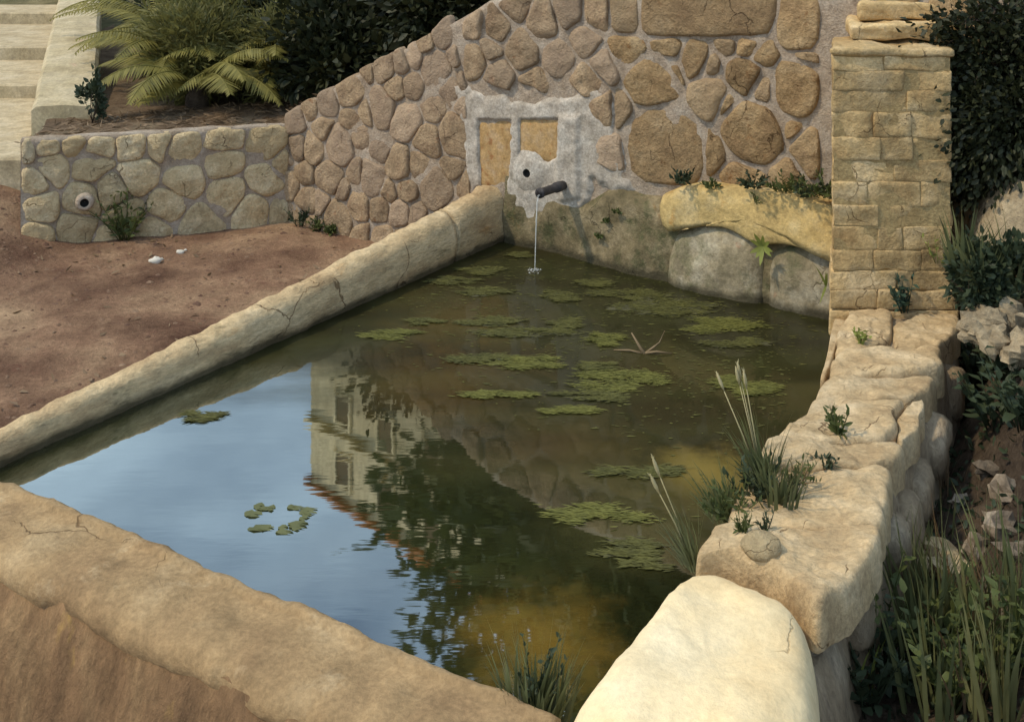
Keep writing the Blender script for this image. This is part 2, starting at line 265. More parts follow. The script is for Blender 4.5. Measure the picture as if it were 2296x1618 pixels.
def slab(name, poly, frame, n0, n1, mat, parent=None, A=12, prof=LOW, amp=.004, freq=9, ck=1, tilt=(0, 0), edge=0., kind=None, sd_=0, frac=0., facets=0, fdep=.02):
    O, U, W_, N_ = frame
    poly = [V((p[0], p[1])) for p in poly]
    if area(poly) < 0: poly.reverse()
    q = resample(chaikin(poly, ck), A); c = sum(q, V((0, 0)))/A
    g_s = math.sqrt(abs(area(poly)/max(1e-9, abs(area(q))))); q = [c+(a-c)*g_s for a in q]
    off = V((sd_*3.1, sd_*1.7, sd_*.9))
    vs_ = []; fs = []; rf = random.Random(sd_*7+1); rad_ = math.sqrt(abs(area(q))/math.pi)
    fct = [(V((math.cos(t_), math.sin(t_))), rf.uniform(.1, .75)*rad_, rf.uniform(.6, 1.5)*fdep/rad_) for t_ in (rf.uniform(0, 6.283) for _ in range(facets))]
    def pt(a, n, s):
        w = O+U*a.x+W_*a.y+N_*0
        d = amp*fn(w+off, freq, 4)
        if frac:
            x_ = (fn((w+off)*1.0, 3.1, 3)+.25*fn(w+off, 9, 2))*3.2; fl = math.floor(x_); d += frac*(fl+min(1, (x_-fl)*5))/3.2
        for fdv, fo, fsl in fct: d -= max(0, (a-c).dot(fdv)-fo)*fsl
        nn = n + tilt[0]*(a.x-c.x)+tilt[1]*(a.y-c.y)
        if edge and s > .7:
            e = edge*(s-.7)/.3; ww = w*1.0+off
            a = a+V((noise.noise(ww*11), noise.noise(ww*11+V((5, 5, 5)))))*e
        return O+U*a.x+W_*a.y+N_*(nn+d)
    vs_.append(pt(c, n1, 0))
    for s, h in prof:
        for a in q: vs_.append(pt(c+(a-c)*s, n1+h*(n1-n0), s))
    for i in range(A): fs.append((0, 1+i, 1+(i+1) % A))
    for r_ in range(len(prof)-1):
        b0 = 1+r_*A; b1 = b0+A
        for i in range(A): j = (i+1) % A; fs.append((b0+i, b1+i, b1+j, b0+j))
    if U.cross(W_).dot(N_) < 0: fs = [tuple(reversed(f)) for f in fs]
    return mk(name, vs_, fs, mat, parent, kind=kind)
def tube(vs_, fs, pts, rads, n=6, cap=True):
    pts = [V(p) for p in pts]; b = len(vs_); up = V((.31, .17, .93)); prev = None
    for i, p in enumerate(pts):
        d = (pts[min(i+1, len(pts)-1)]-pts[max(i-1, 0)]).normalized()
        x = d.cross(up if abs(d.dot(up)) < .95 else V((1, 0, 0))).normalized(); y = d.cross(x)
        for k in range(n):
            a = 2*math.pi*k/n; vs_.append(p+(x*math.cos(a)+y*math.sin(a))*rads[i])
    for i in range(len(pts)-1):
        for k in range(n):
            a = b+i*n+k; c = b+i*n+(k+1) % n; fs.append((a, c, c+n, a+n))
    if cap:
        fs.append(tuple(b+k for k in reversed(range(n)))); fs.append(tuple(b+(len(pts)-1)*n+k for k in range(n)))
def box(vs_, fs, c, s, rz=0):
    b = len(vs_); ca, sa = math.cos(rz), math.sin(rz)
    for dx in (-.5, .5):
        for dy in (-.5, .5):
            for dz in (-.5, .5):
                x, y = dx*s[0], dy*s[1]; vs_.append(V((c[0]+x*ca-y*sa, c[1]+x*sa+y*ca, c[2]+dz*s[2])))
    for f in ((0, 1, 3, 2), (4, 6, 7, 5), (0, 4, 5, 1), (2, 3, 7, 6), (0, 2, 6, 4), (1, 5, 7, 3)): fs.append(tuple(b+i for i in f))
def leaf(vs_, fs, p, d, side, ln, wd, curl=.15):
    d = V(d).normalized(); side = (V(side)-d*d.dot(V(side))).normalized(); nrm = d.cross(side); b = len(vs_)
    vs_ += [p, p+d*ln*.35+side*wd*.5+nrm*curl*wd, p+d*ln*.4-nrm*0, p+d*ln*.35-side*wd*.5+nrm*curl*wd,
            p+d*ln*.72+side*wd*.36-nrm*curl*ln*.2, p+d*ln*.72-side*wd*.36-nrm*curl*ln*.2, p+d*ln-nrm*curl*ln*.5]
    fs += [(b, b+1, b+2), (b, b+2, b+3), (b+1, b+4, b+2), (b+2, b+5, b+3), (b+4, b+6, b+2), (b+2, b+6, b+5)]
def blade(vs_, fs, p, d, ln, wd, droop, seg=5, side=None):
    p = V(p); d = V(d).normalized(); hd = V((d.x, d.y, 0)); hd = hd.normalized() if hd.length > .01 else V((1, 0, 0))
    side = side or V((-hd.y, hd.x, 0)).lerp(V((1, 0, 0)), .5).normalized(); b = len(vs_); q = p.copy(); cur = d.copy()
    for i in range(seg+1):
        t = i/seg; w = wd*(1-t**1.6)*.5*(0.6+.4*min(1, t*4))
        vs_.append(q+side*w); vs_.append(q-side*w)
        cur = (cur+(hd*.6-V((0, 0, 1)))*droop/seg*(.3+t*1.4)).normalized(); q = q+cur*ln/seg
    for i in range(seg): a = b+2*i; fs.append((a, a+1, a+3, a+2))
    return q
def rdir(up=0.): 
    a = rnd.uniform(0, 2*math.pi); z = rnd.uniform(-1, 1)+up; r = math.sqrt(max(0, 1-min(1, z*z)))
    v = V((r*math.cos(a), r*math.sin(a), z)); return v.normalized()
def voronoi(seeds, bound, gap, sx=1., sy=1., wts=None):
    cells = []
    for i, s in enumerate(seeds):
        p = [V(b) for b in bound]
        for j, t in enumerate(seeds):
            if i == j or not p: continue
            a = V((s[0]*sx, s[1]*sy)); b = V((t[0]*sx, t[1]*sy)); n = b-a
            if n.length > 3: continue
            m = (a+b)/2; nn = V((n.x*sx, n.y*sy)); k = (n.x*m.x+n.y*m.y)-gap*.5*nn.length/1.0+((wts[i]**2-wts[j]**2)*.5 if wts else 0)
            q = []
            for u in range(len(p)):
                A, B = p[u], p[(u+1) % len(p)]; da = nn.x*A.x+nn.y*A.y-k; db = nn.x*B.x+nn.y*B.y-k
                if da <= 0: q.append(A)
                if da*db < 0: q.append(A.lerp(B, da/(da-db)))
            p = q
        if len(p) >= 3 and abs(area(p)) > .0012: cells.append((i, p))
    return cells

# ------------------------------------------------------------------ ground, terrace, hill
def sstep(x, a, b):
    t = max(0, min(1, (x-a)/(b-a))); return t*t*(3-2*t)
def wall_out(Y): return .75+.5*(Y-2.4)                      # outer foot line of the side wall
def gz(x, y):
    z = -.17+.022*fn((x, y, 0), 1.7, 4)+.008*fn((x, y, 3), 9, 3)
    z -= .10*sstep(-x-.3*y, -1.2, .6)*sstep(-y, -3.6, -2.4)
    z += .27*sstep(-x, 2.6, 3.5)*sstep(y, 5.2, 6.8)
    d = x-wall_out(y)
    z += (.42+.25*sstep(y, 3.0, 3.8))*sstep(d, .05, 1.1-.45*sstep(y, 3.0, 3.9))*sstep(-y, -6.2, -4.6)+.12*sstep(d, 0, .5)*fn((x, y, 9), 3, 3)
    return z
def axis(lo, hi, fine_lo, fine_hi, st):
    a = []; v = fine_lo
    while v < fine_hi: a.append(v); v += st
    a.append(fine_hi); s = st; v = fine_hi
    while v < hi: s *= 1.5; v += s; a.append(min(v, hi))
    s = st; v = fine_lo
    while v > lo: s *= 1.5; v -= s; a.insert(0, max(v, lo))
    return a
def grid(name, xs, ys, fz, mat, fy=None):
    vs_ = []; fs = []
    for x in xs:
        for y in ys:
            yy = fy(x, y) if fy else y; vs_.append((x, yy, fz(x, yy)))
    n = len(ys)
    for i in range(len(xs)-1):
        for j in range(n-1): a = i*n+j; fs.append((a, a+n, a+n+1, a+1))
    o = mk(name, vs_, fs, mat, origin=(0, 0, 0)); o['kind'] = 'structure'; return o
go = grid('ground', axis(-300, 300, -6, 3.4, .07), axis(-300, 400, 1.2, 7.4, .07), gz, [M['dirt'], M['bank']])
me = go.data
for p in me.polygons:                                       # dark soil east of the side wall, red earth elsewhere
    c = p.center
    if c.x-wall_out(c.y) > -.05 and c.x < 60 and -2 < c.y < 7: p.material_index = 1

# spout wall plane: origin A, along D_, facing N0
A0 = V((-.033, 6.01, 0)); D_ = V((1.566, -1.01, 0)).normalized(); N0 = V((D_.y, -D_.x, 0)); 
if N0.y > 0: N0 = -N0
ZU = V((0, 0, 1)); WF = (A0, D_, ZU, N0)
def W(x, y, n=0.):
    d = V(((x-CX)/F, 1, -(y-YH)/F)); cpos = V((0, 0, H)); o = A0+N0*n
    t = (o-cpos).dot(N0)/d.dot(N0); p = cpos+d*t; return V(((p-A0).dot(D_), p.z))
def Wp(u, v, n=0.): return A0+D_*u+ZU*v+N0*n
top_pts = [W(655, 262), W(760, 192), W(850, 138), W(960, 86), W(1035, 42), W(1100, 2)]
top_pts = [(-1.76, .53)]+[(p.x, p.y) for p in top_pts[1:]]+[(.30, 1.47), (.8, 1.52), (5.2, 1.54)]
def wtop(u):
    for (a, za), (b, zb) in zip(top_pts, top_pts[1:]):
        if u <= b: return za+(zb-za)*max(0, (u-a)/(b-a))
    return top_pts[-1][1]
# low wall: from corner K0 to left end K1
K0 = Wp(-1.72, 0); K0 = V((K0.x, K0.y, 0)); K1 = V((-3.01, 6.40, 0))
LU = (K1-K0).normalized(); LN = V((LU.y, -LU.x, 0)); LN = LN if LN.y < 0 else -LN; LLEN = (K1-K0).length
LF = (K0, LU, ZU, LN)
def ystart(x):
    if x < -5.1: return 12.2+(-5.1-x)*.05
    if x < -3.05: return 6.75+(-3.05-x)/2.05*5.45
    if x < K0.x: return 6.42+(x+3.01)/(K0.x+3.01)*(K0.y-6.40)+.06
    u = (x-A0.x)/D_.x; return A0.y+D_.y*min(u, 5)+.25+.15*sstep(u, -1.7, -1.4)
def tz(x, y):
    z = .44+.72*max(0, min(1, (x+1.6)/1.5))+.35*sstep(x, .1, .9)
    z += .03*fn((x, y, 1), 1.1, 3)+.008*fn((x, y, 2), 8, 2)
    z += 14.6*sstep(y, 11, 50)*(1+.1*fn((x, y, 0), .06, 3))+.25*max(0, y-50)*.15
    return z
tt = [0]; st = .06
while tt[-1] < 400: tt.append(tt[-1]+st); st *= 1.09
to = grid('hillside', axis(-300, 300, -5.2, 4.5, .12), tt, tz, [M['terrace'], M['hill']], lambda x, t: ystart(x)+t)
for p in to.data.polygons:
    if p.center.y > 12.5 or p.center.x < -5.6: p.material_index = 1

# ------------------------------------------------------------------ water
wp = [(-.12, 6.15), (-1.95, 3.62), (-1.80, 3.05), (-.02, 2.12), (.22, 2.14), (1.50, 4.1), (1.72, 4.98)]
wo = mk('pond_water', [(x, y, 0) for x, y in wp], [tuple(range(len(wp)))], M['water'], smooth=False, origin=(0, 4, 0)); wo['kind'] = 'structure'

# ------------------------------------------------------------------ back wall with spout
def wall_body(parent, frame, ulo, uhi, top, zbot, depth, mat, du=.03, nz_=36, amp=.012, name='core'):
    O, U, Wd, N_ = frame; us = []; u = ulo
    while u < uhi: us.append(u); u += du
    us.append(uhi); vs_ = []; fs = []; n = nz_+2
    for u in us:
        t = top(u)+.012*noise.noise(V((u*7, 1, 1)))
        for j in range(nz_+1):
            z = zbot+(t-zbot)*j/nz_; p = O+U*u+ZU*z
            vs_.append(p+N_*(amp*fn(p, 9, 4)))
        vs_.append(O+U*u+ZU*t-N_*depth)
    for i in range(len(us)-1):
        for j in range(n-1): a = i*n+j; fs.append((a, a+n, a+n+1, a+1))
    for i in (0, len(us)-1):
        b = len(vs_); vs_.append(O+U*us[i]+ZU*zbot-N_*depth); fs.append(tuple(i*n+j for j in range(n))+(b,))
    return mk(name, vs_, fs, mat, parent)
back = thing('stone_wall', 'tall rubble stone wall behind the pool, holding the niche and spout', 'wall', Wp(0, 0))
wall_body(back, WF, -1.76, 4.6, wtop, -.4, .42, M['mortar'])
wing = [W(655, 262), W(655, 492)+V((0, -.05)), W(1130, 560), W(1048, 420), W(1044, 180), W(1010, 48)]
bound = [(-1.76, -.25), (-.30, -.25), (-.245, .2), (-.27, .85), (-.42, 1.28)]
bound += [(p[0], p[1]+.02) for p in reversed(top_pts[:5]) if p[0] < -.42]
seeds = []
rw = random.Random(3)
wts = []
for k in range(4000):
    u = rw.uniform(-1.76, -.22); v = rw.uniform(-.2, 1.4)
    if v > wtop(u)+.03: continue
    r_ = rw.choice((.06, .075, .085, .10, .115))
    if all(math.hypot((u-a)*1.15, (v-b)*.85) > (r_+q_)*.92 for (a, b), q_ in zip(seeds, wts)): seeds.append((u, v)); wts.append(r_)
for i, c in voronoi(seeds, bound, .008, 1., 1., wts):
    slab('stone', c, WF, -.03, .017+rw.uniform(-.006, .014), M['wing_stone'], back, A=24, prof=FACE, amp=.010, freq=14, ck=1, edge=.012, facets=4, fdep=.012, tilt=(rw.uniform(-.06, .06), rw.uniform(-.06, .06)), sd_=i)
def DP(l, n=0.): return [W(x, y, n) for x, y in l]
def ell(x, y, rx, ry, a=0, k=9, j=.12, seed=0):
    q = random.Random(seed+x); out = []
    for i in range(k):
        t = 2*math.pi*i/k; r = 1+q.uniform(-j, j); X = rx*r*math.cos(t); Y = ry*r*math.sin(t); out.append((x+X*math.cos(a)-Y*math.sin(a), y+X*math.sin(a)+Y*math.cos(a)))
    return out
ES = ((1057, 52, 25, 33), (1114, 62, 26, 30), (1218, 50, 31, 38), (1279, 26, 28, 36), (1172, 112, 34, 36), (1066, 131, 24, 30), (1256, 131, 34, 36), (1118, 166, 36, 20), (1200, 186, 34, 20), (1310, 90, 30, 34), (1312, 186, 34, 34), (1157, 8, 30, 30), (1340, 30, 26, 40), (1352, 140, 20, 28), (1100, 112, 20, 22), (1345, 250, 26, 34), (1362, 340, 22, 34))
RS = [[(1436, -30), (1746, -30), (1736, 40), (1722, 80), (1448, 82), (1432, 40)], [(1376, -20), (1424, -20), (1428, 66), (1400, 74), (1378, 60)],
      [(1753, 14), (1820, 10), (1861, 80), (1846, 108), (1736, 102)], [(1377, 92), (1427, 86), (1440, 102), (1392, 152), (1376, 140)],
      [(1467, 122), (1546, 180), (1553, 216), (1480, 224), (1405, 216), (1397, 199), (1411, 177)], [(1564, 100), (1596, 137), (1566, 172), (1533, 146), (1535, 120)],
      [(1655, 128), (1692, 135), (1702, 165), (1681, 202), (1663, 214), (1634, 176), (1637, 140)], [(1698, 184), (1733, 181), (1735, 212), (1698, 212)],
      [(1750, 136), (1804, 132), (1848, 172), (1856, 230), (1842, 252), (1784, 266), (1763, 238), (1747, 226), (1741, 174)],
      [(1592, 183), (1630, 175), (1643, 207), (1582, 260), (1566, 232), (1562, 202)], [(1635, 246), (1690, 240), (1724, 242), (1750, 286), (1752, 326), (1724, 368), (1672, 375), (1632, 350), (1612, 298)],
      [(1454, 237), (1556, 237), (1570, 289), (1598, 354), (1581, 387), (1529, 402), (1430, 405), (1406, 366), (1392, 310), (1403, 277)],
      [(1782, 326), (1830, 287), (1866, 277), (1866, 374), (1809, 378), (1782, 360)], [(1552, 396), (1659, 388), (1770, 394), (1779, 416), (1690, 426), (1566, 421)],
      [(1614, 90), (1700, 90), (1728, 112), (1650, 118)], [(1580, 300), (1606, 306), (1628, 362), (1606, 380), (1598, 352)], [(1470, 90), (1540, 92), (1524, 112), (1486, 110)]]
cs2 = []; wt2 = []; kinds = []
slab('stone', DP([(1440, -30), (1748, -30), (1738, 40), (1726, 80), (1446, 82), (1434, 40)]), WF, -.03, .026, M['big_stone'], back, A=40, prof=FACE, amp=.014, freq=8, ck=1, edge=.012, facets=3, fdep=.01, sd_=777)
for p in RS[1:]:
    q = DP(p); c = sum(q, V((0, 0)))/len(q); cs2.append(tuple(c)); wt2.append(math.sqrt(abs(area(q))/math.pi)); kinds.append('big_stone')
for (x, y, rx, ry) in ES: c = W(x, y); a = W(x+rx, y); b = W(x, y+ry); cs2.append(tuple(c)); wt2.append(math.sqrt(abs((a.x-c.x)*(b.y-c.y)))); kinds.append('wing_stone')
for (x, y, r_) in ((1480, 30, .10), (1590, 25, .14), (1690, 30, .10)): pass
for (x, y) in ((1500, 160), (1620, 225), (1730, 285), (1400, 250), (1810, 110), (1590, 150), (1700, 120), (1760, 390), (1640, 100), (1850, 265), (1780, 290)): cs2.append(tuple(W(x, y))); wt2.append(.04); kinds.append('big_stone')
for (x, y, r_) in ((1100, 300, .15), (1200, 300, .15), (1285, 300, .12), (1100, 400, .15), (1200, 400, .15), (1285, 400, .12), (1100, 232, .10), (1190, 235, .10), (1280, 235, .10), (1338, 420, .10), (1400, 470, .16), (1500, 480, .16), (1620, 490, .16), (1760, 500, .16), (1860, 500, .16), (1050, 480, .12)): cs2.append(tuple(W(x, y))); wt2.append(r_); kinds.append(None)
bound = [(-.24, .1), (1.80, .1), (1.80, 1.52), tuple(W(1758, -60)), tuple(W(1738, 88)), tuple(W(1438, 90)), tuple(W(1424, -20)), (.30, 1.46), (-.12, 1.36), (-.30, 1.26)]
for i, c in voronoi(cs2, bound, .020, 1., 1., wt2):
    if kinds[i]: slab('stone', c, WF, -.03, .020+rw.uniform(-.005, .012), M[kinds[i]], back, A=30, prof=FACE, amp=.012, freq=13, ck=1, edge=.014, facets=4, fdep=.014, tilt=(rw.uniform(-.04, .04), rw.uniform(-.04, .04)), sd_=i+200)
# more rubble beyond the pillar
seeds = [(2.15+i*.27+rw.uniform(-.07, .07), .1+j*.26+(.13 if i % 2 else 0)+rw.uniform(-.07, .07)) for i in range(9) for j in range(7)]
for i, c in voronoi(seeds, [(2.05, -.1), (4.55, -.1), (4.55, 1.52), (2.05, 1.52)], .04):
    slab('stone', c, WF, -.03, .025+rw.uniform(-.006, .012), M['big_stone'], back, A=20, prof=FACE, amp=.012, edge=.012, facets=4, fdep=.012, sd_=i+300)
# niche with panels and plaster
slab('panel', DP([(1070, 266), (1152, 268), (1154, 330), (1150, 420), (1074, 424)]), WF, -.03, .006, M['panel'], back, A=24, prof=MID, amp=.006, ck=0)
slab('panel', DP([(1160, 266), (1256, 266), (1256, 366), (1160, 366)]), WF, -.03, .008, M['panel'], back, A=24, prof=MID, amp=.006, ck=0)
POUT = DP([(1016, 186), (1100, 205), (1180, 222), (1260, 215), (1356, 195), (1388, 250), (1400, 330), (1424, 424), (1384, 444), (1336, 410), (1316, 480), (1250, 505), (1150, 505), (1128, 420), (1050, 450), (1036, 330)])
def sdf(p, poly):
    d = 1e9; ins = False
    for i in range(len(poly)):
        a, b = poly[i], poly[(i+1) % len(poly)]; e = b-a; t = max(0, min(1, (p-a).dot(e)/e.dot(e))); d = min(d, (p-a-e*t).length)
        if (a.y > p.y) != (b.y > p.y) and p.x < (b.x-a.x)*(p.y-a.y)/(b.y-a.y)+a.x: ins = not ins
    return -d if ins else d
PH = [DP([(1074, 268), (1148, 268), (1146, 352), (1134, 430), (1080, 430)]), DP([(1168, 268), (1252, 266), (1252, 350), (1228, 364), (1200, 352), (1168, 350)])]
PB = DP([(1256, 256), (1303, 258), (1303, 440), (1262, 450), (1250, 400)])
u0, u1 = min(p.x for p in POUT)-.03, max(p.x for p in POUT)+.03; v0, v1 = min(p.y for p in POUT)-.03, max(p.y for p in POUT)+.03
v_ = []; f_ = []; nu, nv = 110, 90
for a in range(nu+1):
    for b in range(nv+1):
        p = V((u0+(u1-u0)*a/nu, v0+(v1-v0)*b/nv)); w = Wp(p.x, p.y, 0); d = sdf(p, POUT)+.035*fn(w, 9, 4)
        n = -.022+.040*sstep(-d, -.012, .045)
        for h_ in PH: n -= .040*sstep(-(sdf(p, h_)+.006*fn(w, 24, 3)), -.006, .008)
        n -= .05*sstep(-(p-W(1183, 388, .02)).length, -.034, -.026)
        n += .020*sstep(-(sdf(p, PB)+.008*fn(w, 14, 3)), -.012, .016)
        v_.append(Wp(p.x, p.y, n+.006*fn(w, 12, 4)))
for a in range(nu):
    for b in range(nv): k = a*(nv+1)+b; f_.append((k, k+nv+1, k+nv+2, k+1))
mk('plaster', v_, f_, M['plaster'], back)
def hole(parent, c, frame, rad, h, mats, wide=4.6):
    O, U, Wd, N_ = frame; prof = [(rad*wide, -.022), (rad*(1+wide*.43), h*.35), (rad*1.6, h*.95), (rad*1.15, h), (rad, h*.9), (rad*.95, -.02), (0.001, -.022)]
    vs_ = []; fs = []; n = 20
    for r_, d in prof:
        for k in range(n):
            t = 2*math.pi*k/n; vs_.append(c+U*math.cos(t)*r_+Wd*math.sin(t)*r_+N_*d)
    for i in range(len(prof)-1):
        for k in range(n): a = i*n+k; b = i*n+(k+1) % n; fs.append((a, b, b+n, a+n))
    o = mk('collar', vs_, fs, mats, parent)
    for i, p in enumerate(o.data.polygons): p.material_index = 1 if i >= 4*n else 0
    return o
p_ = W(1183, 388, .02); hole(back, Wp(p_.x, p_.y, .030), WF, .024, .002, [M['plaster'], M['black']], 5.4)

# mossy lining course and sloping ledge under the big stones
def zlin(u): return .40-.10*sstep(u, 0, .25)+.12*sstep(u, .45, .75)-.03*sstep(u, 1., 1.6)
us = [.0+i*.025 for i in range(77)]; v_ = []; f_ = []; nv = 26
for u in us:
    zt_ = zlin(u)+.02*noise.noise(V((u*5, 0, 2)))
    for k in range(nv+1):
        t = k/nv; z = -.12+(zt_+.12)*t; n = (.035+.09*sstep(u, .3, .9))*(1-.55*t)*(1-max(0, (t-.86)/.14)**2*1.5); p = Wp(u, z, 0)
        v_.append(Wp(u, z, n+.020*fn(p, 4, 4)+.006*fn(p, 14, 3)))
for a in range(len(us)-1):
    for k in range(nv): b = a*(nv+1)+k; f_.append((b, b+nv+1, b+nv+2, b+1))
mk('lining', v_, f_, M['lining'], back)
lin_s = [([(1490, 566), (1512, 520), (1570, 502), (1640, 510), (1690, 536), (1713, 566), (1716, 720), (1490, 690)], .155, 'pale_lining', HI), ([(1717, 566), (1760, 548), (1820, 558), (1880, 590), (1905, 640), (1905, 810), (1716, 745)], .16, 'pale_lining', HI),
         ([(1468, 440), (1540, 418), (1640, 420), (1760, 432), (1900, 472), (1900, 604), (1840, 562), (1770, 548), (1700, 548), (1620, 506), (1540, 504), (1490, 520)], .125, 'ledge', HI)]
for i, (p, n1, mn, pr) in enumerate(lin_s):
    if mn == 'pale_lining': pr = SOFT
    slab('block', DP(p, n1*.8), WF, -.05, n1, M[mn], back, A=48, prof=pr, amp=.022, freq=6, ck=1, tilt=(0, -.16 if mn == 'ledge' else -.10), edge=.012, sd_=i+20)

# iron spout and falling water
sp = thing('spout_pipe', 'short dark iron spout pipe jutting from the plaster below the niche', 'pipe', Wp(.4, .385))
pb, pm = Wp(.40, .385, 0), Wp(.40, .40, .29)
v_, f_ = [], []; ax = (pm-pb)
prof = [(0, .025), (.25, .025), (.26, .029), (.40, .029), (.41, .0235), (.94, .0235), (.95, .028), (1.0, .028), (1.0, .019), (.7, .017)]
tube(v_, f_, [pb+ax*t for t, r_ in prof], [r_ for t, r_ in prof], 16, False)
mk('pipe', v_, f_, M['iron'], sp)
v_, f_ = [], []; tube(v_, f_, [pb+ax*.70, pb+ax*.701], [.0175, .001], 16, False); mk('bore', v_, f_, M['black'], sp)
ms, n_ = mat_new('clear_falling_water'); g_ = n_.nodes.new('ShaderNodeBsdfGlass'); g_.inputs['IOR'].default_value = 1.33; g_.inputs['Roughness'].default_value = .12
d_ = n_.nodes.new('ShaderNodeBsdfDiffuse'); d_.inputs[0].default_value = lin(.8, .8, .76); x_ = n_.nodes.new('ShaderNodeMixShader'); x_.inputs[0].default_value = .45
o_ = n_.nodes.new('ShaderNodeOutputMaterial'); n_.links.new(g_.outputs[0], x_.inputs[1]); n_.links.new(d_.outputs[0], x_.inputs[2]); n_.links.new(x_.outputs[0], o_.inputs[0])
M['stream'] = ms
st_ = thing('water_stream', 'thin thread of water falling from the iron spout into the pool', 'water', (pm.x, pm.y, 0))
pts = []; rr = []
for i in range(28):
    t = i/27; z = pm.z-.012-(pm.z-.012)*t; q = pm+N0*(.012+.035*math.sqrt(t)); pts.append((q.x+.002*noise.noise(V((0, 0, z*30))), q.y, z)); rr.append(.0040*(1-.35*t)*(1+.3*noise.noise(V((3, 0, z*40)))))
pts.insert(0, pm-N0*.02+V((0, 0, -.014))); rr.insert(0, .008)
v_, f_ = [], []; tube(v_, f_, pts, rr, 8); mk('thread', v_, f_, ms, st_)
v_, f_ = [], []; cs = V((pts[-1][0], pts[-1][1], 0))
for r0, hh in ((.028, .006),):
    b = len(v_); n = 28
    for k in range(n):
        a = 2*math.pi*k/n
        for rr_, z in ((r0-.010, .0008), (r0, hh), (r0+.010, .0008)):
            q = rr_*(1+.08*math.sin(3*a+r0*60)); v_.append((cs.x+q*math.cos(a), cs.y+q*math.sin(a), z))
    for k in range(n):
        for j in range(2): a = b+k*3+j; c = b+((k+1) % n)*3+j; f_.append((a, c, c+1, a+1))
mk('ripple_rings', v_, f_, M['water'], st_)
v_, f_ = [], []
for k in range(26):
    a = rnd.uniform(0, 6.28); r_ = rnd.uniform(.004, .045); q = cs+V((r_*math.cos(a), r_*math.sin(a), rnd.uniform(.001, .014*(1-r_/.05)+.002))); s = rnd.uniform(.003, .007)
    b = len(v_); v_ += [q+V(d)*s for d in ((1, 0, 0), (-1, 0, 0), (0, 1, 0), (0, -1, 0), (0, 0, .8), (0, 0, -.8))]
    for i in ((0, 2, 4), (2, 1, 4), (1, 3, 4), (3, 0, 4), (2, 0, 5), (1, 2, 5), (3, 1, 5), (0, 3, 5)): f_.append(tuple(b+j for j in i))
mk('splash_drops', v_, f_, ms, st_, kind='stuff')

# ------------------------------------------------------------------ low retaining wall at the back left
low = thing('retaining_wall', 'low pale rubble retaining wall beside the earth yard, with a drain hole', 'wall', K1)
wall_body(low, LF, 0.0, LLEN, lambda u: .475+.02*u/LLEN, -.4, .10, M['mortar'], name='core')
def LW(x, y, n=0.):
    d = V(((x-CX)/F, 1, -(y-YH)/F)); cp = V((0, 0, H)); o = K0+LN*n; t = (o-cp).dot(LN)/d.dot(LN); p = cp+d*t; return V(((p-K0).dot(LU), p.z))
cs_ = [(113, 371), (103, 327), (168, 320), (217, 327), (206, 368), (303, 323), (406, 333), (499, 316), (598, 322), (309, 392), (413, 406), (495, 358), (600, 404), (509, 440), (378, 461), (193, 447), (86, 471), (69, 406), (76, 526), (172, 515), (282, 486), (447, 500), (567, 472), (52, 337), (642, 372), (356, 318), (640, 470), (246, 430), (340, 520), (250, 540)]
bd = [(0.01, -.22), (LLEN-.005, -.22), (LLEN-.005, .49), (0.01, .472)]
for i, c in voronoi([tuple(LW(*p)) for p in cs_], bd, .010):
    hit = (LW(193, 450)-sum(c, V((0, 0)))/len(c)).length < .08
    slab('stone', c, LF, -.03, .020+rw.uniform(-.006, .012), M['low_stone'], low, A=26, edge=.014, tilt=(rw.uniform(-.05, .05), rw.uniform(-.05, .05)), prof=FACE, amp=.011, freq=13, facets=4, fdep=.014, sd_=i+400)
p_ = LW(190, 452, .03); hole(low, K0+LU*p_.x+ZU*p_.y+LN*.054, LF, .026, .012, [M['mortar'], M['black']], 2.2)

# ------------------------------------------------------------------ stairs and parapet
def xp(Y): return -3.42-.39*(Y-7.4)
stairs = thing('garden_steps', 'broad shallow pale stone steps climbing away at the left edge', 'stairs', (-4.5, 6.9, .1))
for (y0, y1, z) in ((6.9, 9.1, .266), (9.1, 10.6, .385), (10.6, 12.7, .52), (12.7, 15, .66), (15, 17.5, .82)):
    v_ = []; f_ = []; n = 16; zb = z-.5
    rows = [[(-8.5+(xp(yy)+8.5)*i/n, yy+.015*noise.noise(V((i*1.3, yy, 0))), zz) for i in range(n+1)] for yy, zz in ((y0, zb), (y0, z-.015), (y0+.015, z), (y1+.03, z), (y1+.03, zb))]
    for r_ in rows: v_ += r_
    for k in range(4):
        for i in range(n): a = k*(n+1)+i; f_.append((a, a+1, a+n+2, a+n+1))
    f_.append(tuple(k*(n+1)+n for k in range(5))); mk('step', v_, f_, M['step'], stairs, smooth=False)
par = thing('stair_parapet', 'limewashed sloping parapet slab between the steps and the palms', 'parapet', (-3.2, 7.3, .4))
v_ = []; f_ = []; n = 24; cr = [(-.01, -.55), (-.01, -.03), (.02, 0), (.22, .008), (.43, 0), (.46, -.03), (.46, -.55)]
for i in range(n+1):
    Y = 7.38+(14.5-7.38)*i/n; z = .52+.1*(Y-7.4)
    for dx, dz in cr: q = V((xp(Y)+.03+dx, Y, z+dz)); v_.append(q+V((.012, 0, .01))*fn(q, 3, 3))
k = len(cr)
for i in range(n):
    for j in range(k-1): a = i*k+j; f_.append((a, a+1, a+k+1, a+k))
f_.append(tuple(reversed(range(k))))
mk('slab', v_, f_, M['parapet'], par, smooth=False)

